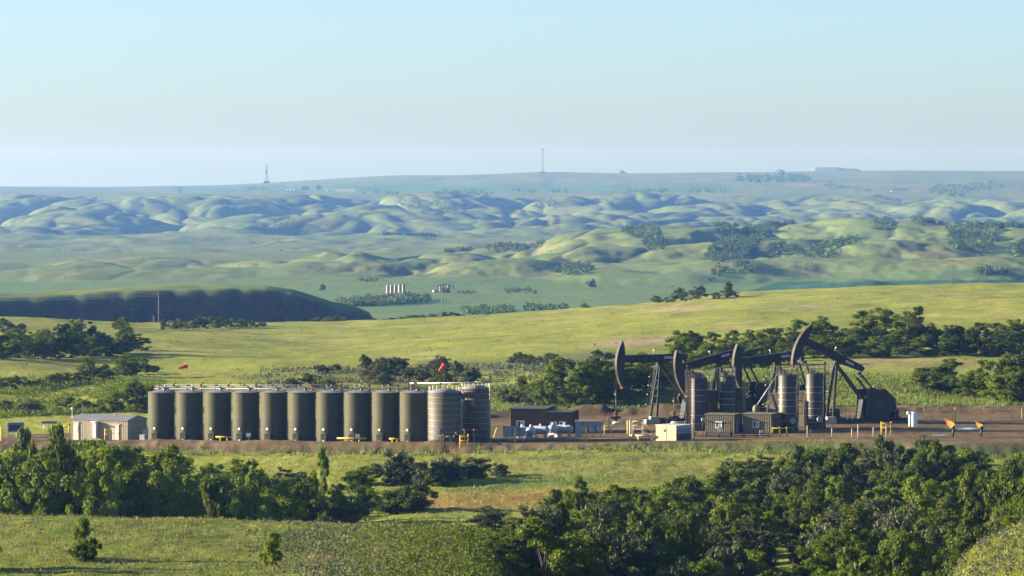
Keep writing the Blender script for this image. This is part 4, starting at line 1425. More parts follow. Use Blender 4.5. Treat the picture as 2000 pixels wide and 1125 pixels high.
def banded_tanks():
    specs = [(868, 589, 4.45, 7.05, 'brown banded tank in front at the right end of the tank row', True),
             (928, 593.5, 4.0, 7.3, 'dark banded tank rearmost at the right end of the tank row', False)]
    for px, Y, D, H, lb, front in specs:
        p = put(px, Y)
        t = thing('banded_tank', lb, 'tank', (p.x, p.y, pad_plane(p.x, p.y)), 0, 'banded tanks')
        r = D / 2
        MB().lathe([(r, -0.3), (r, H), (r - 0.05, H + 0.03)], 48).obj('shell', M['tank_brown'], t)
        MB().lathe([(r + 0.04, H), (r + 0.04, H + 0.06), (0.8, H + 0.45), (0, H + 0.5)], 48).obj('roof', M['roof_grey'], t)
        for k in range(1, 9):
            z = H * k / 9.0 + 0.1
            MB().lathe([(r + 0.005, z - 0.03), (r + 0.03, z - 0.022), (r + 0.03, z + 0.022), (r + 0.005, z + 0.03)], 48).obj('band', M['band'], t)
        if front:
            b = MB()
            for dx in (-1.25, -0.45):
                b.box((dx, -r - 0.25, 0.55), (0.12, 0.5, 1.1))
            b.box((-0.85, -r - 0.25, 1.15), (0.95, 0.5, 0.1))
            b.obj('valve_stand', M['white'], t)
            MB().tube((-0.85, -r - 0.05, 1.9), (-0.85, -r + 0.3, 1.9), 0.25, n=12).obj('manway', M['white'], t)
        b = MB()
        for a in range(0, 200, 20):
            q = (math.cos(math.radians(a)) * r * 0.95, math.sin(math.radians(a)) * r * 0.95)
            b.tube((q[0], q[1], H + 0.1), (q[0], q[1], H + 0.8), 0.03, n=4)
        b.obj('roof_fittings', M['galv'], t)
    # yellow frame pipes beside the banded tanks
    for (px, Y, w, zt, lb) in [(896, 591, 24, 7.9, 'yellow overhead pipe bend over the front banded tank'), (957, 590, 30, 8.15, 'yellow overhead pipe bend standing right of the dark banded tank')]:
        p = put(px, Y)
        t = thing('overhead_pipe', lb, 'pipe', p, 0)
        l = w / F * Y
        b = MB()
        b.path([(0, 0, 0 if px > 900 else 6.9 - 0.0), (0, 0, zt), (-l, 0.4, zt + 0.05)], 0.09, 8)
        b.tube((-l, 0.4, zt + 0.05), (-l, 0.4, 7.1), 0.07, n=8)
        if px < 900:
            b.tube((0, 0, 0), (0, 0, 7.0), 0.09, n=8)
        b.obj('pipe', M['yellow_worn'], t)
        MB().box((0, 0, 0.05), (0.4, 0.4, 0.1)).obj('foot', M['concrete'], t)
    # stairway between the two banded tanks
    p = put(950, 588)
    t = thing('stairway', 'dark steel stairway climbing leftwards across the dark banded tank', 'stairs', p)
    a, c = Vector((0, 0, 0.1)), Vector((-3.6, 0.6, 6.9))
    for s in (-0.4, 0.4):
        MB().bar(a + Vector((0, s, 0)), c + Vector((0, s, 0)), 0.06, 0.25).obj('stringer', M['dark_steel'], t)
        b = MB()
        b.tube(a + Vector((0, s, 1)), c + Vector((0, s, 1)), 0.03, n=5)
        for k in range(8):
            q = a.lerp(c, k / 7) + Vector((0, s, 0))
            b.tube(q, q + Vector((0, 0, 1)), 0.03, n=4)
        b.obj('handrail', M['dark_steel'], t)
    st = MB().box((0, 0, 0), (0.26, 0.78, 0.04)).mesh('tread', M['dark_steel'])
    for k in range(1, 22):
        o = bpy.data.objects.new('tread', st)
        COL.objects.link(o)
        o.parent = t
        o.location = a.lerp(c, k / 22)


banded_tanks()


def plate_and_text(parent, loc, size, flip=1):
    """white maker's plate with red lettering, on the camera side of a beam"""
    MB().box(loc, (size[0], 0.03, size[1])).obj('name_plate', M['plate'], parent)
    cu = bpy.data.curves.new('lettering', 'FONT')
    cu.body = 'LUFKIN'
    cu.size = size[1] * 0.98
    cu.align_x = 'CENTER'
    cu.align_y = 'CENTER'
    cu.extrude = 0.004
    o = bpy.data.objects.new('lettering', cu)
    COL.objects.link(o)
    dg = bpy.context.evaluated_depsgraph_get()
    me = bpy.data.meshes.new_from_object(o.evaluated_get(dg))
    bpy.data.objects.remove(o)
    me.materials.clear()
    me.materials.append(M['plate_red'])
    t = bpy.data.objects.new('lettering', me)
    COL.objects.link(t)
    t.parent = parent
    t.rotation_euler = (math.pi / 2, 0, 0)
    t.location = (loc[0], loc[1] - 0.022, loc[2])
    xs = [v.co.x for v in me.vertices]
    k = size[0] * 0.86 / (max(xs) - min(xs))
    t.scale = (k, 0.95, 1)
    return t


def pumpjack(loc, rz, ang, crank, label, scale=1.0, detail=True, group='pump jacks on the pad', hang=-4.4, guard=True):
    """walking-beam pump; head towards local -x, ang = head-up tilt in degrees, crank = counterweight direction in degrees"""
    t = thing('pump_jack', label, 'pump jack', loc, rz, group)
    t.scale = (scale,) * 3
    PZ = 8.75
    A = math.radians(ang)
    P, E = (M['pump_paint'], M['pump_edge']) if detail else (M['rail_grey'], M['rail_grey'])
    # skid and footings
    b = MB()
    for s in (-1.05, 1.05):
        b.box((4.3, s, 0.45), (13.2, 0.35, 0.5))
    for x in np.linspace(-1.8, 10.4, 8):
        b.box((x, 0, 0.44), (0.3, 2.06, 0.36))
    b.obj('skid', P, t)
    if detail:
        MB().box((4.5, 0, 0.06), (13.4, 3.0, 0.30)).obj('footing', M['gravel'], t)
        b = MB()
        b.box((-1.7, -1.3, 0.30), (2.2, 1.0, 0.75))
        b.box((-1.4, -1.3, 0.85), (1.3, 0.8, 0.45))
        b.obj('concrete_block', M['concrete'], t)
    # samson post
    for s in (-1, 1):
        b = MB()
        b.bar((-0.95, s * 1.25, 0.65), (0.0, s * 0.36, PZ - 0.25), 0.24, 0.30)
        b.obj('front_leg', P, t)
    if detail:
        b = MB()
        for k in range(1, 7):
            f = k / 7
            x = -0.95 + 0.95 * f
            y = 1.25 + (0.36 - 1.25) * f
            b.bar((x, -y, 0.65 + (PZ - 0.9) * f), (x, y, 0.65 + (PZ - 0.9) * f), 0.09, 0.09)
        b.obj('cross_brace', P, t)
    b = MB()
    for s in (-0.32, 0.32):
        b.bar((0.15, s, PZ - 0.3), (4.35, s * 1.6, 3.3), 0.22, 0.32)
    b.obj('rear_leg', P, t)
    b = MB()
    b.box((0, 0, PZ - 0.08), (0.75, 1.15, 0.40))
    b.tube((0, -0.62, PZ + 0.12), (0, 0.62, PZ + 0.12), 0.24, n=12)
    b.obj('centre_bearing', P, t)
    # walking beam, turned about the bearing
    wb = MB()
    top, bot = 1.42, 0.28
    prof = [(-6.0, bot + 0.22), (-5.2, bot), (1.2, bot), (4.35, bot + 0.35), (4.45, top - 0.10), (3.9, top), (-6.0, top - 0.12)]
    wb.prism(prof, -0.22, 0.22)
    wb.prism([(-6.0, top - 0.12), (3.9, top), (3.9, top + 0.05), (-6.0, top - 0.07)], -0.34, 0.34)
    wb.prism([(-5.2, bot - 0.05), (1.2, bot - 0.05), (1.2, bot), (-5.2, bot)], -0.34, 0.34)
    for x in (-3.6, -1.8, 0.5, 2.2):
        wb.box((x, 0, (top + bot) / 2 + 0.05), (0.05, 0.6, top - bot - 0.3))
    beam = wb.obj('walking_beam', P, t)
    beam.location = (0, 0, PZ)
    beam.rotation_euler = (0, A, 0)
    R = 6.85
    hb = MB()
    arc = [(-R * math.cos(math.radians(a)), R * math.sin(math.radians(a))) for a in np.linspace(30, -29.5, 22)]
    inner = [(-5.92, -3.1), (-5.74, -1.9), (-5.66, -0.6), (-5.62, 0.2), (-5.56, 1.6), (-5.64, 2.7), (-5.84, 3.5)]
    hb.prism([(x, z) for x, z in arc] + inner, -0.30, 0.30)
    hb.obj('horsehead', P, beam)
    fb = MB()
    for (x0, z0), (x1, z1) in zip(arc[:-1], arc[1:]):
        fb.bar((x0 - 0.03, 0, z0), (x1 - 0.03, 0, z1), 0.78, 0.10)
    fb.obj('head_face', E, beam)  # sunlit tan edge of the head put in as lighter paint
    MB().box((arc[-1][0] + 0.12, 0, arc[-1][1] - 0.02), (0.35, 0.70, 0.22)).obj('head_tip', M['orange'], beam)
    if detail:
        plate_and_text(beam, (1.9 if ang > 10 else 1.35, -0.26, 0.92), (1.35, 0.34))
        MB().tube((-0.9, 0, top), (-0.9, 0, top + 0.5), 0.04, n=6).obj('lamp_post', M['galv'], beam)
        MB().lathe([(0, top + 0.45), (0.13, top + 0.5), (0.13, top + 0.68), (0, top + 0.75)], 8, (-0.9, 0, 0)).obj('lamp', M['white'], beam)
    # bridle, carrier bar, polished rod
    b = MB()
    for s in (-0.22, 0.22):
        tipz = PZ
        b.tube((-R - 0.06, s, tipz), (-R - 0.06, s, PZ + hang), 0.035, n=5)
    b.obj('bridle', M['dark_steel'], t)
    b = MB()
    b.box((-R - 0.06, 0, PZ + hang), (0.28, 0.75, 0.30))
    b.box((-R - 0.06, 0, PZ + hang + 0.35), (0.16, 0.2, 0.45))
    b.obj('carrier_bar', M['rust'], t)
    MB().tube((-R - 0.06, 0, PZ + hang), (-R - 0.06, 0, 1.5), 0.04, n=6).obj('polished_rod', M['steel'], t)
    # gearbox, crank, counterweights
    G = Vector((6.2, 0, 3.15))
    b = MB()
    b.prism([(3.5, 0.7), (4.0, 3.4), (4.9, 3.9), (5.2, 2.2), (7.6, 2.2), (8.4, 0.7)], -0.85, 0.85)
    b.obj('pedestal', P, t)
    b = MB()
    b.box((G.x, 0, G.z), (2.2, 0.95, 1.7))
    b.tube((G.x, -1.0, G.z), (G.x, 1.0, G.z), 0.42, n=14)
    b.obj('gearbox', P, t)
    ca, sa = math.cos(math.radians(crank)), math.sin(math.radians(crank))

    def rot(u, v):
        return (G.x + u * ca - v * sa, G.z + u * sa + v * ca)
    for s in (-1, 1):
        y0, y1 = (0.92, 1.10) if s > 0 else (-1.10, -0.92)
        ck = MB().prism([rot(u, v) for u, v in ((-0.6, -0.45), (-0.6, 0.45), (2.7, 0.55), (2.7, -0.55))][::-1], y0, y1).obj('crank', P, t)
        y0, y1 = (1.10, 1.42) if s > 0 else (-1.42, -1.10)
        pts = []
        for (cu_, cv, ra, a0, a1) in ((1.9, 0.55, 0.85, 20, 160), (0.9, 0.6, 0.6, 100, 200), (0.9, -0.6, 0.6, 160, 260), (1.9, -0.55, 0.85, 200, 340)):
            for a in np.linspace(a0, a1, 6):
                pts.append(rot(cu_ + ra * math.cos(math.radians(a)), cv + ra * math.sin(math.radians(a))))
        MB().prism(pts[::-1], y0, y1).obj('counterweight', P, ck)
        if detail:
            e0, e1 = rot(2.66, 0.0), rot(2.76, 0.0)
            MB().bar((e0[0], s * 1.0, e0[1]), (e1[0], s * 1.0, e1[1]), 0.3, 0.8).obj('crank_end', M['orange'], ck)
    # pitman arms from the equalizer at the beam tail to the crank pins
    tl = Vector((4.05 * math.cos(A) + 0.2 * math.sin(A), 0, PZ - 4.05 * math.sin(A) + 0.2 * math.cos(A)))
    # beam tail (rotated about y by A: x' = x cos + z sin, z' = -x sin + z cos)
    b = MB()
    b.bar((tl.x, -1.35, tl.z - 0.35), (tl.x, 1.35, tl.z - 0.35), 0.35, 0.35)
    b.bar((tl.x, 0, tl.z - 0.3), (tl.x - 0.02, 0, tl.z + 0.25), 0.5, 0.5)
    b.obj('equalizer', P, t)
    pin = rot(1.25, 0)
    for s in (-1.24, 1.24):
        yy = s if abs(s) > 1.42 else s * 1.24
        MB().bar((tl.x, s, tl.z - 0.35), (pin[0], yy, pin[1]), 0.16, 0.26).obj('pitman_arm', P, t)
    # belt guard and motor at the back
    if guard:
        gb = MB()
        gb.prism([(4.15, 1.2), (4.3, 4.8), (7.0, 4.95), (8.6, 3.5), (8.75, 2.0), (7.3, 0.95), (5.2, 0.75)], -1.9, -1.62)
        go = gb.obj('crank_guard', P, t)
        rim = [(4.15, 1.2), (4.3, 4.8), (7.0, 4.95), (8.6, 3.5), (8.75, 2.0), (7.3, 0.95), (5.2, 0.75)]
        eb = MB()
        for (xa, za), (xb, zb) in zip(rim, rim[1:] + rim[:1]):
            eb.bar((xa, -1.93, za), (xb, -1.93, zb), 0.06, 0.12)
        for xa, za, xb, zb in ((4.2, 3.0, 8.7, 2.8), (6.4, 0.9, 6.1, 4.9), (5.2, 0.8, 5.1, 4.85), (7.6, 1.1, 7.5, 4.5)):
            eb.bar((xa, -1.93, za), (xb, -1.93, zb), 0.05, 0.09)
        eb.obj('guard_frame', E, go)
        MB().tube((6.2, -1.9, 2.9), (6.2, -2.0, 2.9), 0.5, n=14).obj('hub_cover', E, go)
        gb = MB()
        gb.prism([(4.15, 1.2), (4.3, 4.8), (7.0, 4.95), (8.6, 3.5), (8.75, 2.0), (7.3, 0.95), (5.2, 0.75)], 1.62, 1.9)
        gb.obj('crank_guard', P, t)
    b = MB()
    b.lathe([(0, -0.6), (0.5, -0.6), (0.5, 0.6), (0, 0.6)], 14, (9.3, 0, 1.5), 'x')
    b.box((9.3, 0, 0.85), (1.2, 1.0, 0.4))
    b.obj('motor', M['dark_steel'], t)
    if detail:
        b = MB()
        for x in np.linspace(1.2, 3.6, 4):
            b.tube((x, -1.5, 0.6), (x, -1.5, 1.7), 0.03, n=4)
        for z in (1.15, 1.7):
            b.tube((1.2, -1.5, z), (3.6, -1.5, z), 0.03, n=4)
        for x in np.linspace(8.9, 10.4, 3):
            b.tube((x, -1.5, 0.6), (x, -1.5, 1.9), 0.03, n=4)
        b.tube((8.9, -1.5, 1.9), (10.4, -1.5, 1.9), 0.03, n=4)
        b.obj('railing', M['yellow_worn'], t)
        b = MB()
        ladder(b, (-1.75, -0.2, 0.7), (-0.75, -0.1, PZ - 0.2), 0.5, 0.36, 0.025)
        for z in np.linspace(2.8, 8.2, 6):
            x = -1.75 + 1.0 * (z - 0.7) / (PZ - 0.9)
            b.path([(x, -0.5, z), (x - 0.55, -0.45, z), (x - 0.7, -0.15, z), (x - 0.55, 0.15, z), (x, 0.2, z)], 0.022, 4)
        for yy in (-0.45, 0.12):
            b.tube((-1.75 - 0.35, yy, 2.8), (-0.85 - 0.5, yy, 8.2), 0.02, n=4)
        lo = b.obj('ladder', M['dark_steel'], t)
        for z in (2.8, 4.3, 5.6, 6.9):
            x = -1.75 + 1.0 * (z - 0.7) / (PZ - 0.9) - 0.7
            MB().lathe([(0, -0.09), (0.09, -0.05), (0.09, 0.05), (0, 0.09)], 7, (x, -0.15, z)).obj('marker', M['white'], lo)
    return t


def wellhead(px, Y, label, X=None):
    p = put(px, Y) if X is None else Vector((X, Y, gz(X, Y)))
    t = thing('wellhead', label, 'wellhead', p, 0.3, 'wellheads')
    b = MB()
    b.tube((0, 0, -0.1), (0, 0, 2.0), 0.16, n=10)
    for z in (0.35, 0.8, 1.25, 1.7):
        b.lathe([(0, -0.09), (0.34, -0.08), (0.34, 0.08), (0, 0.09)], 12, (0, 0, z))
    b.tube((-0.8, 0, 1.05), (0.8, 0, 1.05), 0.12, n=8)
    for x in (-0.75, -0.4, 0.45):
        b.tube((x, -0.28, 1.05), (x, 0.28, 1.05), 0.2, n=8)
    b.tube((-1.1, 0, 0), (-1.1, 0, 1.9), 0.07, n=6)
    b.tube((-1.1, 0, 1.05), (-0.75, 0, 1.05), 0.07, n=6)
    b.obj('valve_tree', M['rust'], t)
    b = MB()
    b.path([(-0.6, -0.4, 0.32), (1.6, -0.4, 0.36), (1.6, -0.4, -0.1)], 0.16, 8)
    b.tube((1.5, -0.4, 0.32), (1.75, -0.4, 0.32), 0.26, n=10)
    b.obj('flow_line', M['white'], t)


YAW = math.radians(20)
PJ = [(1288, 638.0, 0, 152, 'pump jack with level beam and its head at the far left, leftmost of the four', -4.4),
      (1402, 633.8, -13, 70, 'second pump jack from the left with its head dipped lowest', -5.4),
      (1517, 629.6, -5, 112, 'third pump jack from the left with beam slightly dipped and counterweight raised', -4.9),
      (1632, 625.4, 26, -30, 'rightmost pump jack with its head raised high and crank guard in full view', -1.9)]
for px, Y, ang, ck, lb, hang in PJ:
    p = put(px, Y)
    z0 = float(pad_plane(p.x, p.y))
    pumpjack((p.x, p.y, z0), YAW, ang, ck, lb, hang=hang, guard=(px > 1600))
    hx, hy = p.x - 6.91 * math.cos(YAW), p.y - 6.91 * math.sin(YAW)
    wellhead(0, hy, {1288: 'rusty wellhead with white flow line under the leftmost pump jack head', 1402: 'rusty wellhead under the second pump jack head beside the beige cabinet',
                     1517: 'wellhead under the third pump jack head', 1632: 'wellhead under the raised head of the rightmost pump jack'}[px], X=hx)


def treater(px, Y, D, H, label, bands, ladder_side, bandmat='band', mname='vessel'):
    p = put(px, Y)
    t = thing('treater_vessel', label, 'vessel', (p.x, p.y, float(pad_plane(p.x, p.y))), 0, 'upright treater vessels')
    r = D / 2
    MB().lathe([(r, -0.2), (r, H * 0.985), (r * 0.92, H), (r * 0.5, H + 0.12), (0, H + 0.16)], 36).obj('vessel', M[mname], t)
    for z in bands:
        MB().lathe([(r + 0.004, z - 0.05), (r + 0.035, z - 0.035), (r + 0.035, z + 0.035), (r + 0.004, z + 0.05)], 36).obj('band', M[bandmat], t)
    b = MB()
    b.tube((0, 0, H), (0, 0, H + 0.7), 0.12, n=8)
    b.tube((0.5, 0.2, H), (0.5, 0.2, H + 1.2), 0.07, n=8)
    b.box((-0.4, -0.1, H + 0.3), (0.3, 0.3, 0.5))
    b.obj('top_fittings', M['steel'], t)
    # platform with railing
    b = MB()
    for a in range(0, 360, 30):
        q = (math.cos(math.radians(a)) * (r + 0.05), math.sin(math.radians(a)) * (r + 0.05))
        b.tube((q[0], q[1], H - 0.1), (q[0], q[1], H + 1.25), 0.028, n=4)
    for z in (H + 0.65, H + 1.25):
        pts = [(math.cos(math.radians(a)) * (r + 0.05), math.sin(math.radians(a)) * (r + 0.05), z) for a in range(0, 361, 30)]
        b.path(pts, 0.028, 4)
    b.obj('railing', M['dark_steel'], t)
    lx = ladder_side * (r + 0.22)
    b = MB()
    ladder(b, (lx, -0.5, 0), (lx, -0.5, H + 1.2), 0.5, 0.35, 0.03)
    for z in np.arange(2.6, H + 1.2, 0.9):
        b.path([(lx, -0.75, z), (lx + ladder_side * 0.5, -0.7, z), (lx + ladder_side * 0.62, -0.5, z), (lx + ladder_side * 0.5, -0.3, z), (lx, -0.25, z)], 0.025, 4)
    for s in (-0.68, -0.32):
        b.tube((lx + ladder_side * 0.52, s, 2.6), (lx + ladder_side * 0.52, s, H + 1.2), 0.022, n=4)
    b.obj('caged_ladder', M['dark_steel'], t)
    b = MB()
    b.path([(r * 0.7, -r * 0.9, H - 0.2), (r * 0.95, -r - 0.15, H - 0.6), (r * 0.95, -r - 0.15, 0.1)], 0.08, 6)
    b.obj('down_pipe', M['rust'], t)
    MB().tube((0.55, -r * 0.75, 1.6), (0.72, -r * 1.15, 1.6), 0.42, n=14).obj('manway', M['cabinet'], t)
    return t


treater(1365, 612, 2.35, 7.5, 'leftmost brown treater vessel with caged ladder beside the beige cabinet', [1.0, 2.2, 4.2, 5.0, 5.8], -1)
treater(1421, 613, 2.25, 7.6, 'second treater vessel from the left behind the dark door of the siding building', [3.6, 4.4, 5.4], -1)
treater(1538, 603, 2.55, 8.0, 'third treater vessel from the left with pale bands behind the yellow frame', [0.6, 1.5, 2.6, 3.6, 4.5, 5.5, 6.25], 1)
treater(1591, 606, 2.5, 8.0, 'rightmost treater vessel with pale bands and crowded platform', [1.2, 2.1, 3.1, 4.1, 5.3, 6.1], 1)

# shed-like upright boxes beside the treaters
for px, Y, w, h, lb in [(1387, 613.5, 1.4, 5.6, 'tall dark upright cabinet between the first two treaters'), (1444, 614, 1.5, 5.8, 'tall dark upright cabinet right of the second treater'),
                        (1514, 606.5, 1.3, 5.2, 'tall upright cabinet left of the third treater'), (1569, 608, 1.1, 5.4, 'tall upright cabinet between the third and rightmost treaters')]:
    p = put(px, Y)
    t = thing('upright_cabinet', lb, 'cabinet', (p.x, p.y, float(pad_plane(p.x, p.y))), AX, 'upright cabinets')
    MB().box((0, 0, h / 2), (w, 1.3, h)).obj('body', M['dark_siding'], t)
    MB().box((0, 0, h + 0.04), (w + 0.12, 1.42, 0.08)).obj('cap', M['siding'], t)
    MB().box((0, -0.67, h * 0.4), (w * 0.7, 0.03, h * 0.6)).obj('door', M['siding'], t)


def siding_building(px, Y, L, Wd, H, label, wmat='siding', rise=0.45, windows=(), doors=(), rz=AX, roofm='roof_grey', group=None, slope='x'):
    """ribbed metal building; front long side faces the camera; local x along the front from its left end"""
    p = put(px, Y)
    t = thing('metal_building', label, 'building', (p.x, p.y, float(pad_plane(p.x, p.y))), rz, group)
    b = MB()
    b.box((L / 2, Wd / 2, H / 2 - 0.1), (L, Wd, H + 0.2))
    b.prism([(0, H), (L, H), (L / 2, H + rise)], 0.0, Wd) if slope == 'g' else b.prism([(0, H), (L, H), (L, H + 0.01)], 0.0, Wd)
    n = int(L / 0.32)
    for k in range(n + 1):
        b.box((k * L / n, -0.02, H / 2), (0.06, 0.05 if wmat != 'beige' else 0.022, H))
    for k in range(int(Wd / 0.32) + 1):
        b.box((L + 0.02, k * Wd / int(Wd / 0.32), H / 2), (0.05, 0.06, H))
    b.obj('wall', M[wmat], t)
    rf = MB()
    if slope == 'g':
        for sx in (0, 1):
            x0, x1 = (-0.15, L / 2) if sx == 0 else (L / 2, L + 0.15)
            z0, z1 = (H - 0.02, H + rise + 0.03) if sx == 0 else (H + rise + 0.03, H - 0.02)
            rf.prism([(x0, z0), (x1, z1), (x1, z1 + 0.08), (x0, z0 + 0.08)], -0.15, Wd + 0.15)
    else:
        y = Wd / 2
        rf._add([(-0.15, -0.15, H), (L + 0.15, -0.15, H), (L + 0.15, y, H + rise), (-0.15, y, H + rise), (-0.15, Wd + 0.15, H), (L + 0.15, Wd + 0.15, H),
                 (-0.15, -0.15, H + 0.08), (L + 0.15, -0.15, H + 0.08), (L + 0.15, y, H + rise + 0.08), (-0.15, y, H + rise + 0.08), (-0.15, Wd + 0.15, H + 0.08), (L + 0.15, Wd + 0.15, H + 0.08)],
                [(6, 7, 8, 9), (9, 8, 11, 10), (0, 3, 2, 1), (3, 4, 5, 2), (0, 1, 7, 6), (4, 10, 11, 5), (1, 2, 8, 7), (2, 5, 11, 8), (0, 6, 9, 3), (3, 9, 10, 4)])
        gb = MB()
        gb._add([(L, 0, H), (L, Wd, H), (L, y, H + rise)], [(0, 1, 2)])
        gb._add([(0, 0, H), (0, Wd, H), (0, y, H + rise)], [(2, 1, 0)])
        gb.obj('gable', M[wmat], t)
    rf.obj('roof', M[roofm], t)
    for (x, z, w, h) in windows:
        wn_ = MB()
        wn_.box((x, -0.07, z + h / 2 + 0.04), (w + 0.16, 0.06, 0.08)).box((x, -0.07, z - h / 2 - 0.04), (w + 0.16, 0.06, 0.08))
        wn_.box((x - w / 2 - 0.04, -0.07, z), (0.08, 0.06, h)).box((x + w / 2 + 0.04, -0.07, z), (0.08, 0.06, h)).box((x, -0.07, z), (0.06, 0.05, h))
        wo = wn_.obj('window', M['white'], t)
        MB().box((x - w / 4, -0.055, z), (w / 2, 0.02, h)).obj('pane', M['glass'], wo)
        MB().box((x + w / 4, -0.058, z), (w / 2, 0.02, h)).obj('pane', M['cabinet'], wo)
    for (side, x, w, h, mm) in doors:
        if side == 'f':
            d = MB().box((x, -0.075, h / 2), (w, 0.06, h)).obj('door', M[mm], t)
            MB().box((x + w * 0.38, -0.13, h * 0.48), (0.08, 0.06, 0.12)).obj('handle', M['dark_steel'], d)
        else:
            d = MB().box((L + 0.075, x, h / 2), (0.06, w, h)).obj('door', M[mm], t)
            MB().box((L + 0.13, x + w * 0.38, h * 0.48), (0.06, 0.08, 0.12)).obj('handle', M['dark_steel'], d)
    return t


siding_building(1378, 601.0, 4.25, 3.6, 2.75, 'ribbed metal building with one window left of the dark doorway', windows=[(2.0, 1.35, 0.8, 0.75)], doors=[('s', 1.2, 0.95, 2.1, 'cabinet')], rise=0.08, roofm='siding', group='ribbed metal buildings')
siding_building(1452, 600.0, 4.1, 4.0, 2.75, 'ribbed metal building with one window left of the third treater', windows=[(1.9, 1.35, 0.8, 0.75)], rise=0.08, roofm='siding', group='ribbed metal buildings', doors=[('s', 2.0, 0.95, 2.1, 'dark_siding')])


def details():
    # beige shed on the left
    p = put(140, 622)
    t = siding_building(140, 622, 9.1, 5.6, 2.95, 'long beige shed with grey roof left of the tank row', wmat='beige', rise=0.6, roofm='roof_grey',
                        doors=[('f', 0.75, 0.8, 2.45, 'beige_trim'), ('f', 6.55, 0.75, 2.3, 'beige_trim'), ('f', 7.4, 0.75, 2.3, 'beige_trim')])
    t.name = 'shed'
    MB().box((0.75, -0.12, 2.55), (1.0, 0.08, 0.1)).obj('lintel', M['beige_trim'], t)
    MB().box((7.0, -0.12, 2.42), (1.9, 0.08, 0.12)).obj('lintel', M['beige_trim'], t)
    MB().box((0.72, -0.13, 1.75), (0.6, 0.03, 0.5)).obj('notice', M['white'], t)
    MB().box((5.6, 2.8, 3.66), (0.12, 0.5, 0.1)).obj('ridge_seam', M['beige_trim'], t)
    hv = MB()
    hv.box((4.1, -0.42, 1.55), (0.5, 0.7, 2.2)).box((4.05, -0.5, 2.72), (0.75, 0.95, 0.14))
    hv.obj('exhaust_hood', M['white'], t)
    # yellow goal-post frames
    def goal(px, Y, w, h, label, n=2, mid=True, m='yellow', rz=0.0, depth=0.0):
        q = put(px, Y)
        g = thing('pipe_barrier', label, 'barrier', q, rz, 'yellow pipe barriers')
        for k in range(n):
            MB().tube((w * k / (n - 1), 0, -0.2), (w * k / (n - 1), 0, h), 0.10, n=8).obj('post', M[m], g)
        for z in ([h * 0.55, h * 0.88] if mid else [h * 0.88]):
            MB().tube((-0.1, 0, z), (w + 0.1, 0, z), 0.08, n=8).obj('rail', M[m], g)
        if depth:
            MB().tube((w, depth, -0.2), (w, depth, h), 0.10, n=8).obj('post', M[m], g)
            MB().tube((w, 0, h * 0.88), (w, depth, h * 0.88), 0.08, n=8).obj('rail', M[m], g)
        return g
    goal(205, 616.5, 0.9, 1.75, 'yellow pipe frame in front of the beige shed door')
    goal(41, 612, 1.0, 1.45, 'yellow pipe frame by the blue panel rack at the left edge', depth=1.5)
    goal(899, 583, 1.05, 1.7, 'yellow pipe frame in front of the banded tanks', n=2, depth=2.2)
    goal(1509, 589, 1.95, 1.35, 'three post yellow pipe frame before the third treater', n=3, mid=False)
    goal(1722, 588, 1.3, 1.9, 'tall yellow pipe frame right of the treaters behind the thicket', mid=True)
    goal(1181, 606, 1.0, 1.3, 'dull yellow frame in the shade beside the grey panel rack', m='yellow_worn')
    for (px0, px1, Y, h, lb) in [(421, 452, 602, 0.55, 'short low yellow rail in front of the third tank'), (658, 717, 592, 0.5, 'long low yellow rail in front of the seventh and eighth tanks'), (760, 781, 588.5, 0.5, 'short low yellow rail in front of the ninth tank')]:
        q = put(px0, Y)
        w = (px1 - px0) / F * Y
        g = thing('low_rail', lb, 'rail', q, math.radians(-10), 'low yellow rails')
        MB().tube((0, 0, h), (w, 0, h), 0.11, n=8).obj('rail', M['yellow'], g)
        for x in (0.3 * w, 0.75 * w):
            MB().tube((x, 0, -0.2), (x, 0, h), 0.09, n=8).obj('post', M['yellow'], g)
    q = put(110, 640)
    g = thing('slanted_rail', 'long yellow rail sloping up to the beige shed corner', 'rail', q)
    MB().tube((0, 0, 0.9), (2.2, -2, 1.55), 0.09, n=8).obj('rail', M['yellow'], g)
    for x, z in ((0.1, 0.95), (2.0, 1.5)):
        MB().tube((x, -x * 0.9, -0.2), (x, -x * 0.9, z), 0.08, n=8).obj('post', M['yellow'], g)
    # bollards
    for (px, Y, h, lb, m) in [(2, 615, 2.0, 'yellow bollard at the very left edge', 'yellow'), (1006, 587, 1.85, 'yellow bollard in front of the pale grey cabinet by the dark shed', 'yellow'),
                              (1145, 590, 1.75, 'yellow bollard in front of the grey panel rack', 'yellow'), (1117.5, 612, 1.5, 'yellow bollard at the right end of the dark shed', 'yellow'),
                              (1226, 606, 1.9, 'yellow bollard behind the tan pipe skid', 'yellow'), (1861, 625, 1.3, 'short yellow bollard on the open pad at right', 'yellow'),
                              (1866, 630, 2.1, 'tall yellow bollard on the open pad at right', 'yellow'), (1821, 625, 1.9, 'thin dull post left of the yellow bollards on the open pad', 'yellow_worn'),
                              (1977, 625, 1.4, 'thin dull post near the right edge of the pad', 'yellow_worn'), (1996, 630, 2.0, 'tall thin post at the right edge of the pad', 'yellow_worn')]:
        q = put(px, Y)
        b = MB()
        r_ = 0.11 if m == 'yellow' else 0.06
        b.lathe([(r_, -0.3), (r_, h - 0.08), (r_ * 0.7, h), (0, h + 0.03)], 10)
        o = b.obj('bollard', M[m])
        o.location = q
        tag(o, lb, 'bollard', 'bollards')
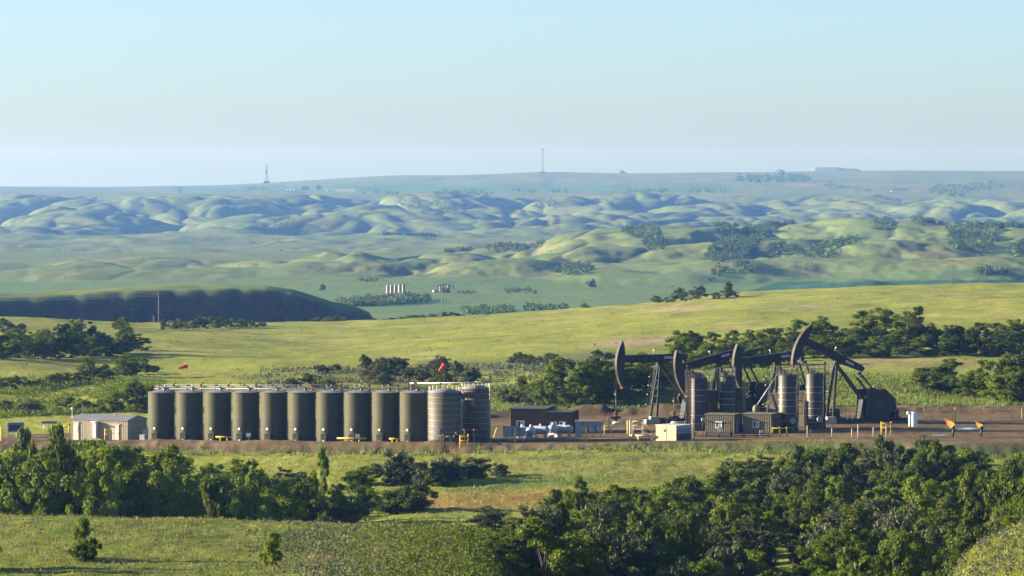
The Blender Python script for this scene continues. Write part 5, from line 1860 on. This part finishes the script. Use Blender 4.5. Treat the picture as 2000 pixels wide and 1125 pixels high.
    # thin fence posts in front of the treaters and pumps
    for k, (px, Y, h) in enumerate([(1577, 586, 1.6), (1583, 586, 1.1), (1625, 588, 1.1), (1664, 583, 1.2), (1676, 580, 1.9), (1706, 584, 1.3), (1731, 582, 1.7)]):
        q = put(px, Y)
        o = MB().tube((0, 0, -0.3), (0, 0, h), 0.07, n=6).obj('fence_post', M['wood'])
        o.location = q
        tag(o, 'pale fence post before the treaters, %s from the left of seven' % ORD[k], 'post', 'pale fence posts')
    # wooden sawhorse barriers
    for (px0, px1, Y, h, lb) in [(633, 656, 577, 0.95, 'pale wooden barrier below the seventh tank'), (1128, 1152, 569, 0.95, 'pale wooden barrier in the weeds below the grey panel rack'),
                                 (1805, 1833, 660, 0.95, 'pale wooden barrier on the far edge of the pad right of the white standpipe'), (1923, 1948, 660, 0.85, 'pale wooden barrier at the far right edge of the pad')]:
        q = put(px0, Y)
        w = (px1 - px0) / F * Y
        g = thing('wooden_barrier', lb, 'barrier', q, 0, 'wooden barriers')
        for x in (0, w):
            MB().box((x, 0, h / 2 - 0.1), (0.13, 0.13, h + 0.2)).obj('post', M['wood'], g)
        MB().box((w / 2, -0.09, h * 0.72), (w + 0.25, 0.05, 0.2)).obj('board', M['wood'], g)
        MB().bar((w * 0.5, 0.1, h * 0.7), (w * 0.8, 0.1, 0), 0.07, 0.1).obj('brace', M['wood'], g)
    # signs before the tanks
    for px, Y, h, lb, red in [(485, 599, 0.9, 'small white sign low in front of the fourth tank', False), (698, 590, 1.15, 'white sign on red stand in front of the eighth tank', True)]:
        q = put(px, Y)
        g = thing('sign', lb, 'sign', q)
        MB().box((0, 0, h - 0.15), (0.62, 0.04, 0.5)).obj('board', M['white'], g)
        MB().box((0, 0.04, (h - 0.4) / 2), (0.12, 0.06, h - 0.2)).obj('stand', M['red' if red else 'wood'], g)
    # blue panel rack and blue board at the left edge
    q = put(16, 632)
    g = thing('panel_rack', 'blue grey electrical panel rack on white legs at the left edge', 'panel', q, math.radians(8))
    MB().box((1.1, 0, 1.55), (2.3, 0.35, 1.35)).obj('panel', M['blue_panel'], g)
    MB().box((-0.1, -0.05, 1.1), (0.14, 0.5, 2.2)).obj('side_plate', M['galv'], g)
    for k in range(5):
        MB().tube((0.15 + 0.5 * k, 0, -0.2), (0.15 + 0.5 * k, 0, 0.9), 0.045, n=6).obj('leg', M['white'], g)
    for k in range(4):
        MB().box((0.4 + 0.48 * k, -0.19, 1.45), (0.36, 0.04, 0.8)).obj('cover', M['dark_steel'], g)
    q = put(82, 650)
    g = thing('blue_board', 'long low blue board on stands behind the yellow frames at left', 'board', q)
    MB().box((1.1, 0, 1.5), (2.3, 0.2, 0.35)).obj('board', M['blue_panel'], g)
    for x in (0.3, 0.95, 1.9):
        MB().tube((x, 0, -0.2), (x, 0, 1.35), 0.06, n=6).obj('leg', M['galv'], g)
    # lamp mast and aerial behind the shed
    q = put(141, 632)
    g = thing('lamp_mast', 'thin mast with white lamp behind the left corner of the beige shed', 'lamp', q)
    MB().tube((0, 0, -0.2), (0, 0, 4.0), 0.05, n=6).obj('mast', M['galv'], g)
    MB().lathe([(0, 3.95), (0.18, 4.0), (0.2, 4.2), (0, 4.35)], 10).obj('lamp', M['white'], g)
    q = put(161, 632)
    o = MB().tube((0, 0, -0.2), (0, 0, 4.4), 0.04, n=5).obj('aerial', M['galv'])
    o.location = q
    tag(o, 'thin aerial mast above the beige shed roof', 'mast')
    # boxes between shed and first tank
    for px, Y, s, lb in [(284, 619, (0.7, 0.7, 1.3), 'small grey box between the beige shed and the first tank'), (279, 617, (0.8, 0.6, 0.7), 'low grey box in front of the small grey box by the first tank')]:
        q = put(px, Y)
        g = thing('utility_box', lb, 'box', q, AX)
        MB().box((0, 0, s[2] / 2), s).obj('body', M['cabinet'], g)
        MB().box((0, 0, s[2] + 0.03), (s[0] + 0.1, s[1] + 0.1, 0.06)).obj('lid', M['galv'], g)
    # valves in front of the banded tanks
    for k, (px, Y, h) in enumerate([(867, 584, 1.5), (892, 584.5, 1.6), (908, 586, 1.7), (927, 586, 1.75)]):
        q = put(px, Y)
        g = thing('valve_riser', 'rusty valve riser before the banded tanks, %s from the left' % ORD[k], 'valve', q, 0, 'valve risers')
        MB().tube((0, 0, -0.2), (0, 0, h), 0.09, n=8).obj('riser', M['rust'], g)
        MB().lathe([(0, h - 0.1), (0.25, h - 0.08), (0.25, h + 0.08), (0, h + 0.1)], 10).obj('hand_wheel', M['red'], g)
        MB().lathe([(0, h - 0.75), (0.2, h - 0.7), (0.2, h - 0.5), (0, h - 0.45)], 10).obj('flange', M['rust'], g)
    q = put(870, 584.5)
    g = thing('cross_pipe', 'dark green pipe between the two left valve risers', 'pipe', q)
    MB().tube((0, 0, 1.15), (1.45, 0.1, 1.15), 0.08, n=8).obj('pipe', M['green_pipe'], g)
    MB().lathe([(0, -0.1), (0.22, -0.1), (0.22, 0.1), (0, 0.1)], 12, (1.2, 0, 1.15), 'x').obj('valve', M['green_pipe'], g)
    MB().tube((0.7, 0.05, -0.1), (0.7, 0.05, 1.1), 0.05, n=6).obj('support', M['dark_steel'], g)

    # metal shed in the shade of the tanks, that shade also in its dark siding
    siding_building(998, 612, 5.0, 7.5, 3.6, 'dark brown flat roofed metal shed in the shade right of the tanks', wmat='dark_siding', rise=0.12, roofm='dark_siding',
                    windows=[(1.4, 1.5, 0.9, 0.7)], rz=math.radians(-10)).name = 'dark_shed'
    siding_building(1062, 610.5, 4.0, 6.0, 3.1, 'lower dark metal lean-to at the right end of the dark shed', wmat='dark_siding', rise=0.1, roofm='dark_siding', windows=[(1.4, 1.35, 0.8, 0.6), (2.7, 1.4, 0.8, 0.6)], rz=math.radians(-10)).name = 'lean_to'
    # pale cabinets on legs
    q = put(983, 592)
    g = thing('electrical_cabinet', 'pale grey electrical cabinets on legs left of the white propane tanks', 'cabinet', q, AX)
    MB().box((0.6, 0.4, 1.35), (1.3, 0.8, 1.5)).obj('cabinet', M['galv'], g)
    MB().box((1.8, 0.4, 1.4), (0.9, 0.7, 1.35)).obj('cabinet', M['cabinet'], g)
    MB().box((2.7, 0.4, 1.35), (0.7, 0.6, 1.2)).obj('cabinet', M['cabinet'], g)
    for x in (0.05, 0.5, 1.1, 1.6, 2.1, 2.6, 3.0):
        MB().tube((x, 0.4, -0.2), (x, 0.4, 0.65), 0.05, n=6).obj('leg', M['galv'], g)
    # propane tanks
    for k, (px, Y, L_, r_, rz, lb) in enumerate([(1020, 600, 2.0, 0.5, -0.5, 'white propane tank half hidden behind the pale cabinets'), (1037, 597, 1.9, 0.58, 1.25, 'white propane tank seen end on, left of the pair on cradles'),
                                                 (1056, 598, 2.6, 0.58, -0.35, 'white propane tank lying lengthwise in the middle before the dark shed'), (1080, 600.5, 1.7, 0.62, 1.0, 'white propane tank seen end on before the lean-to'),
                                                 (1103, 601, 2.5, 0.55, -0.35, 'shaded propane tank lying lengthwise at the right before the lean-to')]):
        q = put(px, Y)
        g = thing('propane_tank', lb, 'propane tank', q, rz, 'propane tanks')
        MB().lathe([(0, -L_ / 2), (r_ * 0.6, -L_ / 2 + 0.08), (r_ * 0.92, -L_ / 2 + 0.28), (r_, -L_ / 2 + 0.5), (r_, L_ / 2 - 0.5), (r_ * 0.92, L_ / 2 - 0.28), (r_ * 0.6, L_ / 2 - 0.08), (0, L_ / 2)], 20, (0, 0, 1.15), 'x').obj('vessel', M['propane'], g)
        for x in (-L_ * 0.28, L_ * 0.28):
            MB().box((x, 0, 0.3), (0.2, r_ * 1.5, 0.8)).obj('cradle', M['galv'], g)
        MB().lathe([(0, 0.3), (0.18, 0.28), (0.2, 0.0), (0.2, -0.1)], 10, (0, 0, 1.15 + r_)).obj('dome', M['propane'], g)
    # grey panel rack
    q = put(1123, 597)
    g = thing('panel_rack', 'long grey electrical panel rack in the shade left of the tan pipe skid', 'panel', q, math.radians(-6))
    MB().box((0.5, 0, 1.25), (0.85, 0.6, 2.1)).obj('cabinet', M['cabinet'], g)
    MB().box((2.2, 0.1, 2.0), (3.5, 0.1, 0.6)).obj('back_board', M['cabinet'], g)
    MB().box((1.75, 0.3, 2.42), (3.6, 0.9, 0.08)).obj('hood', M['galv'], g)
    for k in range(5):
        MB().box((1.25 + 0.55 * k, -0.02, 1.3), (0.42, 0.3, 0.95)).obj('switch_box', M['blue_panel'] if k % 2 else M['cabinet'], g)
    for x in (0.1, 0.9, 1.6, 2.6, 3.5):
        MB().tube((x, 0.2, -0.2), (x, 0.2, 2.4), 0.05, n=6).obj('leg', M['galv'], g)
    # tan pipe skid with stairs
    q = put(1231, 585)
    g = thing('pipe_skid', 'tan pipe skid with handrailed steps left of the beige cabinet', 'pipework', q, math.radians(-12))
    MB().tube((0, 0, -0.2), (0, 0, 2.9), 0.14, n=10).obj('riser', M['pink_pipe'], g)
    MB().tube((0, 0, 0.75), (3.2, -0.4, 0.75), 0.15, n=10).obj('header', M['pink_pipe'], g)
    for x, nm in ((0.3, 'flange'), (2.9, 'flange')):
        MB().lathe([(0, -0.08), (0.27, -0.08), (0.27, 0.08), (0, 0.08)], 12, (x, -0.05 * x, 0.75), 'x').obj(nm, M['yellow'], g)
    MB().tube((1.2, -0.15, -0.3), (1.2, -0.15, 0.7), 0.22, n=10).obj('pedestal', M['pink_pipe'], g)
    MB().box((0.9, 0.8, 1.55), (1.5, 1.0, 0.1)).obj('platform', M['pink_pipe'], g)
    for (x, y) in ((0.2, 0.35), (1.6, 0.35), (0.2, 1.25), (1.6, 1.25)):
        MB().tube((x, y, -0.2), (x, y, 2.65), 0.05, n=6).obj('post', M['pink_pipe'], g)
    for z in (2.1, 2.65):
        b = MB()
        b.path([(1.6, 1.25, z), (0.2, 1.25, z), (0.2, 0.35, z), (1.6, 0.35, z)], 0.045, 6)
        b.obj('handrail', M['pink_pipe'], g)
    for y in (0.35, 1.25):
        MB().bar((1.6, y, 1.5), (3.0, y, 0.05), 0.06, 0.18).obj('stringer', M['galv'], g)
        MB().tube((1.6, y, 2.6), (3.1, y, 1.0), 0.04, n=6).obj('handrail', M['pink_pipe'], g)
    for k in range(1, 5):
        MB().box((1.6 + 1.4 * k / 5, 0.8, 1.5 - 1.45 * k / 5), (0.25, 0.85, 0.05)).obj('tread', M['galv'], g)
    # beige cabinet with panels on its shaded side
    q = put(1281, 584)
    g = thing('beige_cabinet', 'beige box cabinet with blue panels on its shaded side, before the leftmost treater', 'cabinet', (q.x, q.y, q.z), math.radians(-38))
    MB().box((1.7, 1.75, 1.05), (3.4, 3.5, 2.1)).obj('body', M['beige'], g)
    MB().box((1.7, 1.75, 2.16), (3.55, 3.65, 0.10)).obj('roof', M['beige_trim'], g)
    MB().box((1.75, -0.02, 1.05), (0.04, 0.04, 2.1)).obj('seam', M['beige_trim'], g)
    MB().box((1.5, -0.03, 1.45), (0.3, 0.05, 0.35)).obj('vent', M['dark_steel'], g)
    for k in range(4):
        MB().box((3.42, 0.5 + 0.85 * k, 1.45), (0.05, 0.6, 0.65)).obj('panel', M['blue_panel'], g)
    MB().box((3.415, 1.75, 0.6), (0.03, 3.3, 0.9)).obj('side_shade', M['dark_steel'], g)  # dark sheet standing for the shade on the side turned from the sun
    # pipework in front of the ribbed buildings
    q = put(1352, 590)
    g = thing('pipe_rack', 'dark low pipe rack running along the feet of the ribbed buildings', 'pipework', q, math.radians(-6))
    for z, y in ((0.45, 0), (0.75, 0.1), (0.25, -0.2)):
        MB().tube((0, y, z), (10.6, y, z), 0.06, n=6).obj('pipe', M['dark_steel'], g)
    for k in range(7):
        MB().box((0.3 + 1.7 * k, 0, 0.35), (0.1, 0.5, 1.0)).obj('stand', M['dark_steel'], g)
    for x, h in ((0.2, 2.6), (5.3, 2.4), (6.9, 3.2)):
        MB().tube((x, 0.2, 0), (x, 0.2, h), 0.05, n=6).obj('riser', M['dark_steel'], g)
    b = MB()
    b.path([(1.4, 0.5, 2.6), (3.2, 0.5, 2.05), (5.2, 0.5, 2.1)], 0.07, 6)
    b.tube((1.4, 0.5, 0.4), (1.4, 0.5, 2.6), 0.06, n=6)
    b.tube((5.2, 0.5, 0.4), (5.2, 0.5, 2.1), 0.06, n=6)
    b.obj('gas_line', M['dark_steel'], g)
    for px, Y, lb in [(1406, 593.5, 'white meter box on a stand before the left ribbed building'), (1487, 590, 'white meter box on a stand before the right ribbed building')]:
        q = put(px, Y)
        g = thing('meter_box', lb, 'box', q)
        MB().box((0, 0, 1.05 if px < 1450 else 0.55), (0.5, 0.25, 0.6)).obj('box', M['white'], g)
        MB().tube((0, 0.05, -0.2), (0, 0.05, 0.8 if px < 1450 else 0.4), 0.05, n=6).obj('stand', M['galv'], g)
    # stack and slanted brace pipe by the ribbed building
    q = put(1477, 606)
    g = thing('vent_drum', 'small pale drum with slanting pipe above the right ribbed building', 'drum', (q.x, q.y, float(pad_plane(q.x, q.y))))
    MB().lathe([(0, 2.2), (0.5, 2.25), (0.5, 3.4), (0.3, 3.7), (0, 3.75)], 16).obj('drum', M['siding'], g)
    for x in (-0.35, 0.35):
        MB().tube((x, 0, -0.1), (x, 0, 2.3), 0.06, n=6).obj('leg', M['dark_steel'], g)
    MB().tube((0.05, 0, 3.6), (3.4, 0.3, 8.6), 0.06, n=6).obj('slant_pipe', M['galv'], g)
    # thin flare/vent pipes among the treaters
    for k, (px, Y, h) in enumerate([(1343, 612, 9.0), (1347, 611, 8.2), (1400, 613, 8.4), (1556, 607, 8.6), (1611, 607, 9.3)]):
        q = put(px, Y)
        g = thing('stand_pipe', 'thin upright vent pipe among the treaters, %s from the left of five' % ORD[k], 'pipe', (q.x, q.y, float(pad_plane(q.x, q.y))), 0, 'vent pipes among the treaters')
        MB().tube((0, 0, -0.2), (0, 0, h), 0.11, n=8).obj('pipe', M['rust'] if k == 1 else M['dark_steel'], g)
        MB().lathe([(0, h), (0.15, h), (0.2, h + 0.25), (0, h + 0.3)], 8).obj('cap', M['dark_steel'], g)
        MB().box((0, 0, 0), (0.5, 0.5, 0.2)).obj('foot', M['concrete'], g)
    # white wrapped standpipe at the right of the pumps
    q = put(1785, 615)
    g = thing('white_standpipe', 'thick white wrapped standpipe on the open pad right of the pump jacks', 'pipe', q)
    MB().lathe([(0.5, -0.2), (0.5, 1.85), (0.38, 2.05), (0, 2.1)], 14).obj('drum', M['white'], g)
    b = MB()
    b.path([(-0.55, -0.1, -0.1), (-0.55, -0.1, 1.85), (-1.0, -0.1, 1.95)], 0.22, 10)
    b.obj('bent_pipe', M['white'], g)
    # windsocks
    for px, py, Y, lb, tilt in [(360, 718, 662, 'orange windsock on a thin pole above the first tanks', 0.25), (863, 717, 652, 'orange windsock on a thin pole above the banded tanks', 0.75)]:
        tp = at(px + 4, py - 4, Y)
        base = gz(tp.x, Y)
        g = thing('windsock', lb, 'windsock', (tp.x, Y, base), 0, 'windsocks')
        h = tp.z - base
        MB().tube((0, 0, -0.2), (0, 0, h + 0.1), 0.04, 0.025, n=6).obj('pole', M['rail_grey'], g)
        b = MB()
        pr = []
        for k in range(7):
            f = k / 6
            pr.append((0.36 - 0.2 * f, -1.3 * f))
        b.lathe(pr, 14, (0, 0, 0), 'x')
        so = b.obj('sock', M['sock'], g)
        so.location = (0.02, -0.05, h - 0.05)
        so.rotation_euler = (0, -tilt, 0.6)
        rg = MB()
        rg.path([(0.0, 0.38 * math.cos(a), 0.38 * math.sin(a)) for a in np.linspace(0, 2 * math.pi, 15)], 0.03, 5)
        ro = rg.obj('ring', M['orange'], g)
        ro.location = so.location
        ro.rotation_euler = so.rotation_euler
    # leaning yellow plank behind the dark tank
    q = put(964, 604)
    o = MB().bar((0, 0, -0.1), (0.45, 0.2, 1.35), 0.12, 0.08).obj('leaning_plank', M['wood'])
    o.location = q
    tag(o, 'pale plank leaning on dirt right of the dark banded tank', 'plank')


details()


# ------------------------------------------------------------------ flares
def flares():
    m = bpy.data.materials.new('flame')
    m.use_nodes = True
    nt = m.node_tree
    nt.nodes.remove(nt.nodes['Principled BSDF'])
    em = nt.nodes.new('ShaderNodeEmission')
    tc = nt.nodes.new('ShaderNodeTexCoord')
    nz = nt.nodes.new('ShaderNodeTexNoise')
    nz.inputs['Scale'].default_value = 3.0
    nt.links.new(tc.outputs['Object'], nz.inputs['Vector'])
    sp = nt.nodes.new('ShaderNodeSeparateXYZ')
    nt.links.new(tc.outputs['Generated'], sp.inputs[0])
    ad = nt.nodes.new('ShaderNodeMath')
    ad.operation = 'MULTIPLY_ADD'
    ad.inputs[1].default_value = 0.7
    nt.links.new(nz.outputs['Fac'], ad.inputs[0])
    nt.links.new(sp.outputs['X'], ad.inputs[2])
    cr = nt.nodes.new('ShaderNodeValToRGB')
    cr.color_ramp.elements[0].position = 0.35
    cr.color_ramp.elements[0].color = (0.75, 0.12, 0.015, 1)
    cr.color_ramp.elements[1].position = 1.0
    cr.color_ramp.elements[1].color = (1.0, 0.62, 0.16, 1)
    nt.links.new(ad.outputs[0], cr.inputs[0])
    nt.links.new(cr.outputs[0], em.inputs['Color'])
    em.inputs['Strength'].default_value = 0.28
    nt.links.new(em.outputs[0], nt.nodes['Material Output'].inputs['Surface'])
    for k, (px, Y, h, fl, lb) in enumerate([(1862, 584, 1.4, 1.0, 'left flare stub with the larger orange flame blowing left'), (1917, 586, 1.2, 0.72, 'right flare stub with the smaller orange flame')]):
        q = put(px, Y)
        g = thing('flare_stack', lb, 'flare', q, 0, 'burning flares')
        b = MB()
        b.tube((0, 0, -0.3), (0, 0, h), 0.13, n=10)
        b.lathe([(0.13, h - 0.3), (0.24, h - 0.25), (0.26, h + 0.12), (0.18, h + 0.15)], 12)
        b.box((0.18, 0, h - 0.5), (0.2, 0.2, 0.3))
        b.obj('stack', M['dark_steel'], g)
        r = np.random.default_rng(60 + k)
        n, rows = 12, 12
        vs, fs = [], []
        for i in range(rows):
            t = i / (rows - 1)
            rad = (0.12 + 0.50 * math.sin(math.pi * min(1, t * 0.8 + 0.15))) * (1.0 - t) ** 0.85 * fl * 0.9
            if i == rows - 1:
                rad = 0.03
            cx, cz = -1.25 * fl * t, h + 0.02 + 0.80 * fl * t + 0.35 * t * t
            for j in range(n):
                a = 2 * math.pi * j / n
                q_ = rad * (1 + 0.22 * math.sin(3 * a + 5 * t + k) + r.normal(0, 0.06))
                vs.append((cx + q_ * math.cos(a) * 0.75, q_ * math.sin(a) * 0.7, cz + q_ * math.cos(a) * 0.75))
        for i in range(rows - 1):
            for j in range(n):
                fs.append((i * n + j, i * n + (j + 1) % n, (i + 1) * n + (j + 1) % n, (i + 1) * n + j))
        fs.append(tuple(range(n - 1, -1, -1)))
        b = MB()
        b._add(vs, fs, True)
        b.obj('flame', m, g)
    # puddles
    wm = bpy.data.materials.new('water')
    wm.use_nodes = True
    bs = wm.node_tree.nodes['Principled BSDF']
    bs.inputs['Base Color'].default_value = (0.10, 0.10, 0.09, 1)
    bs.inputs['Roughness'].default_value = 0.04
    bs.inputs['Specular IOR Level'].default_value = 0.8
    for k, (px, py, rx, ry) in enumerate([(1880, 838, 2.4, 2.2), (1835, 850, 0.9, 1.0)]):
        q = hit(px, py, 560, 660)
        r = np.random.default_rng(80 + k)
        pts = []
        for j in range(28):
            a = 2 * math.pi * j / 28
            s = 1 + 0.25 * math.sin(2 * a + k) + 0.15 * math.sin(5 * a + 1) + r.normal(0, 0.04)
            pts.append((math.cos(a) * rx * s, math.sin(a) * ry * s, 0))
        b = MB()
        b._add(pts, [tuple(range(28))])
        o = b.obj('puddle_water', wm)
        zz = max(gz(q.x + a * rx, q.y + c * ry) for a in (-1, 0, 1) for c in (-1, 0, 1))
        o.location = (q.x, q.y, zz + 0.004)
        o['kind'] = 'structure'


flares()


# ------------------------------------------------------------------ poles and far things
def utility_pole(px, base_row, top_row, y0, y1, label, arm=True, group='utility poles'):
    p = hit(px, base_row, y0, y1)
    h = zat(top_row, p.y) - p.z
    t = thing('utility_pole', label, 'pole', p, 0, group)
    w = 0.13
    MB().tube((0, 0, -0.5), (0, 0, h), w * 1.15, w * 0.8, n=7).obj('pole', M['pole_wood'], t)
    if arm:
        MB().box((0, 0, h * 0.94), (2.4, 0.16, 0.16)).obj('crossarm', M['pole_wood'], t)
    return Vector((p.x, p.y, p.z + h * 0.94))


P1 = utility_pole(310, 627, 571, 1180, 1420, 'tall utility pole standing before the bluff at left')
utility_pole(1311, 590, 557, 1250, 1560, 'utility pole beside the crest trees')
utility_pole(863, 618, 561, 1400, 1480, 'utility pole rising over the crest before the far tanks')
utility_pole(1860, 557, 506, 1450, 1560, 'tall utility pole on the crest at right')
utility_pole(300, 627, 616, 1180, 1420, 'short leaning post left of the tall pole below the bluff', arm=False)
for px, b_, t_, lb in [(1349, 543, 520, 'tiny far pole in the valley left of the far wooded hills'), (1437, 529, 505, 'tiny far pole at the foot of the wooded ravine'), (1570, 541, 512, 'tiny far pole over the teal field'),
                       (1684, 543, 514, 'tiny far pole right of the teal field hill'), (1925, 543, 516, 'tiny far pole at the far right of the valley'), (957, 570, 556, 'tiny far pole right of the far pump jacks')]:
    utility_pole(px, b_, t_, 2300, 3400, lb, arm=False)
for k, (r0, r1) in enumerate(((573, 580), (576, 586))):
    a = at(310, r0 + 2, P1.y)
    c = at(-150, r1, P1.y - 60)
    b = MB()
    pts = []
    for i in range(13):
        f = i / 12
        q = a.lerp(c, f)
        q.z -= 1.4 * 4 * f * (1 - f) * 0.4
        pts.append(q)
    o = MB().path(pts, 0.05, 5).obj('power_line', M['galv'])
    tag(o, ('upper' if k == 0 else 'lower') + ' power line crossing the bluff face to the left edge', 'cable', 'power lines')


def far_site():
    # five far tanks on the valley floor
    for k in range(5):
        px = 757 + 7.6 * k
        p = hit(px, 572.5, 2300, 3050)
        t = thing('far_tank', 'far pale brown tank in the valley, %s from the left of five' % ORD[k], 'tank', (p.x, p.y + k * 3.0, p.z), 0, 'five far tanks in the valley')
        MB().lathe([(0.95, -0.5), (0.95, 4.9), (0, 5.2)], 20).obj('shell', mat('far_tank_paint', (0.36, 0.28, 0.22), 0.6), t)
    p = hit(799, 573, 2300, 3050)
    t = thing('far_shed', 'tiny pale shed right of the five far tanks', 'shed', p)
    MB().box((0, 0, 0.7), (1.5, 1.5, 1.6)).obj('wall', M['beige'], t)
    MB().box((0, 0, 1.55), (1.7, 1.7, 0.15)).obj('roof', M['roof_grey'], t)
    for px, row, ang, rz, lb, sc in [(864, 572, -15, YAW, 'far pump jack in the valley facing left', 0.52), (876, 573, -17, math.pi - 0.2, 'far pump jack in the valley facing right', 0.52)]:
        p = hit(px, row, 2300, 3050)
        pumpjack((p.x, p.y + (0 if px == 864 else 6), p.z), rz, ang, 60, lb, sc, False, 'far pump jacks in the valley', guard=False, hang=-5)
    for k, (px, h) in enumerate([(859, 4.6), (865, 5.2), (875, 5.2), (878, 4.8)]):
        p = hit(px, 571, 2300, 3050)
        t = thing('far_treater', 'far pale treater among the far pump jacks, %s from the left of four' % ORD[k], 'vessel', p, 0, 'far treaters')
        MB().lathe([(0.5, -0.3), (0.5, h), (0, h + 0.2)], 12).obj('vessel', M['beige'], t)
        MB().tube((0, 0, h), (0, 0, h + 1.2), 0.1, n=5).obj('stack', M['dark_steel'], t)
    p = hit(847, 571, 2300, 3050)
    t = thing('far_tank', 'small bright white tank left of the far pump jacks', 'tank', p)
    MB().lathe([(0.7, -0.3), (0.7, 1.2), (0.4, 1.5), (0, 1.55)], 12).obj('shell', M['white'], t)
    p = hit(853, 572, 2300, 3050)
    t = thing('far_shed', 'tiny beige shed beside the small white far tank', 'shed', p)
    MB().box((0, 0, 0.8), (2.2, 1.8, 1.7)).obj('wall', M['beige'], t)
    MB().box((0, 0, 1.72), (2.4, 2.0, 0.14)).obj('roof', M['roof_grey'], t)
    # drilling rig on the left skyline
    p = hit(521, 358, 9300, 13600)
    s = p.y / F
    t = thing('drilling_rig', 'far drilling rig with tall lattice derrick on the left skyline', 'drilling rig', p)
    b = MB()
    b.box((0, 0, 4 * s * 0.5), (12 * s, 8 * s, 5 * s))
    b.obj('substructure', M['blue_panel'], t)
    H = 36 * s
    b = MB()
    w0, w1 = 2.6 * s, 0.8 * s
    for sx in (-1, 1):
        for sy in (-1, 1):
            b.bar((sx * w0, sy * w0, 3 * s), (sx * w1, sy * w1, H), 0.9 * s * 0.5, 0.9 * s * 0.5)
    for k in range(9):
        f0, f1 = k / 9, (k + 1) / 9
        a0, a1 = w0 + (w1 - w0) * f0, w0 + (w1 - w0) * f1
        z0, z1 = 3 * s + (H - 3 * s) * f0, 3 * s + (H - 3 * s) * f1
        b.bar((-a0, -a0, z0), (a1, -a1, z1), 0.4 * s, 0.4 * s)
        b.bar((a0, -a0, z0), (-a1, -a1, z1), 0.4 * s, 0.4 * s)
    b.obj('derrick', M['steel'], t)
    MB().box((-0.5 * s, 0, 22 * s), (5 * s, 4 * s, 2.5 * s)).obj('monkey_board', M['steel'], t)
    # radio tower
    p = hit(1060, 338, 9300, 14500)
    s = p.y / F
    t = thing('radio_tower', 'far lattice radio tower on the middle skyline', 'tower', p)
    b = MB()
    H = 46 * s
    w0, w1 = 1.5 * s, 1.1 * s
    for sx in (-1, 1):
        for sy in (-1, 1):
            b.bar((sx * w0, sy * w0, -2), (sx * w1, sy * w1, H), 0.35 * s, 0.35 * s)
    for k in range(12):
        z0, z1 = H * k / 12, H * (k + 1) / 12
        b.bar((-w0, -w0, z0), (w1, -w1, z1), 0.3 * s, 0.3 * s)
        b.bar((w0, -w0, z0), (-w1, -w1, z1), 0.3 * s, 0.3 * s)
    b.obj('mast', M['steel'], t)
    MB().box((0, 0, H), (5.5 * s, 3 * s, 1.6 * s)).obj('antenna_head', M['steel'], t)
    MB().box((-1 * s, 0, 1 * s), (12 * s, 4 * s, 2.4 * s)).obj('base_building', M['rust'], t)
    for px, base, top, lb in [(784, 344, 331, 'hair thin mast on the skyline left of the radio tower'), (1166, 340, 324, 'hair thin mast with light on the skyline right of the radio tower')]:
        p = hit(px, base, 9300, 14500)
        h = zat(top, p.y) - p.z
        o = MB().tube((0, 0, -3), (0, 0, h), 0.5, n=5).obj('skyline_mast', M['steel'])
        o.location = p
        tag(o, lb, 'mast', 'skyline masts')
    # far tank batteries on the plateau
    for (x0, n, dx, row, lb, m, hh) in [(637, 9, 3.3, 374, 'far pale tank in the left plateau battery', 'beige', 5), (668, 7, 4.0, 374.5, 'far pale tank in the right hand plateau battery', 'beige', 6),
                                        (1668, 9, 4.0, 374, 'far reddish tank below the right skyline', 'rust', 6), (1744, 8, 4.4, 372, 'far pink tank in the right plateau battery', 'rust', 6), (560, 5, 3.6, 373, 'far dull tank beside the drilling rig', 'cabinet', 6)]:
        for k in range(n):
            p = hit(x0 + dx * k, row, 9000, 12500)
            t = thing('plateau_tank', lb, 'tank', p, 0, lb + 's')
            r = 1.0 * p.y / F * 0.9
            MB().lathe([(r, -2), (r, hh), (0, hh + 0.6)], 10).obj('shell', M[m], t)
    for px, row, w, h, lb in [(597, 371, 14, 7, 'far dark plant building on the left plateau'), (623, 370, 9, 8, 'far dark plant block right of the plant building'), (765, 379.5, 9, 4, 'far pale farm shed on the plateau'),
                              (1219, 352, 3, 4, 'tiny white farmhouse below the middle skyline'), (1742, 375, 4, 4, 'tiny white hut beside the right plateau tanks'), (1001, 551, 3, 1.6, 'tiny white hut on the near hill slope')]:
        p = hit(px, row, 3000 if row > 500 else 9000, 4000 if row > 500 else 13000)
        s = p.y / F
        t = thing('far_building', lb, 'building', p)
        wl = M['white'] if 'white' in lb else M['cabinet']
        MB().box((0, 0, h / 2 - 0.5), (w * s, 5 * s, h + 1)).obj('wall', wl, t)
        MB().prism([(-w * s * 0.53, h), (w * s * 0.53, h), (0, h + h * 0.35)], -2.6 * s, 2.6 * s).obj('roof', M['roof_grey'], t)
    # single trees standing alone in the valley and on the hills
    for k, (px, base, top, w, lb) in enumerate([(630, 567, 556, 12, 'round lone tree at the foot of the left valley hills'), (1155, 561, 546, 16, 'round lone tree at the edge of the valley field'),
                                                (1045, 574, 567, 8, 'small lone tree in the valley field')]):
        p = hit(px, base, 2300, 4400)
        tree(px, p.y, top, w, 'far', lb, None, X=p.x, hmin=2)


far_site()
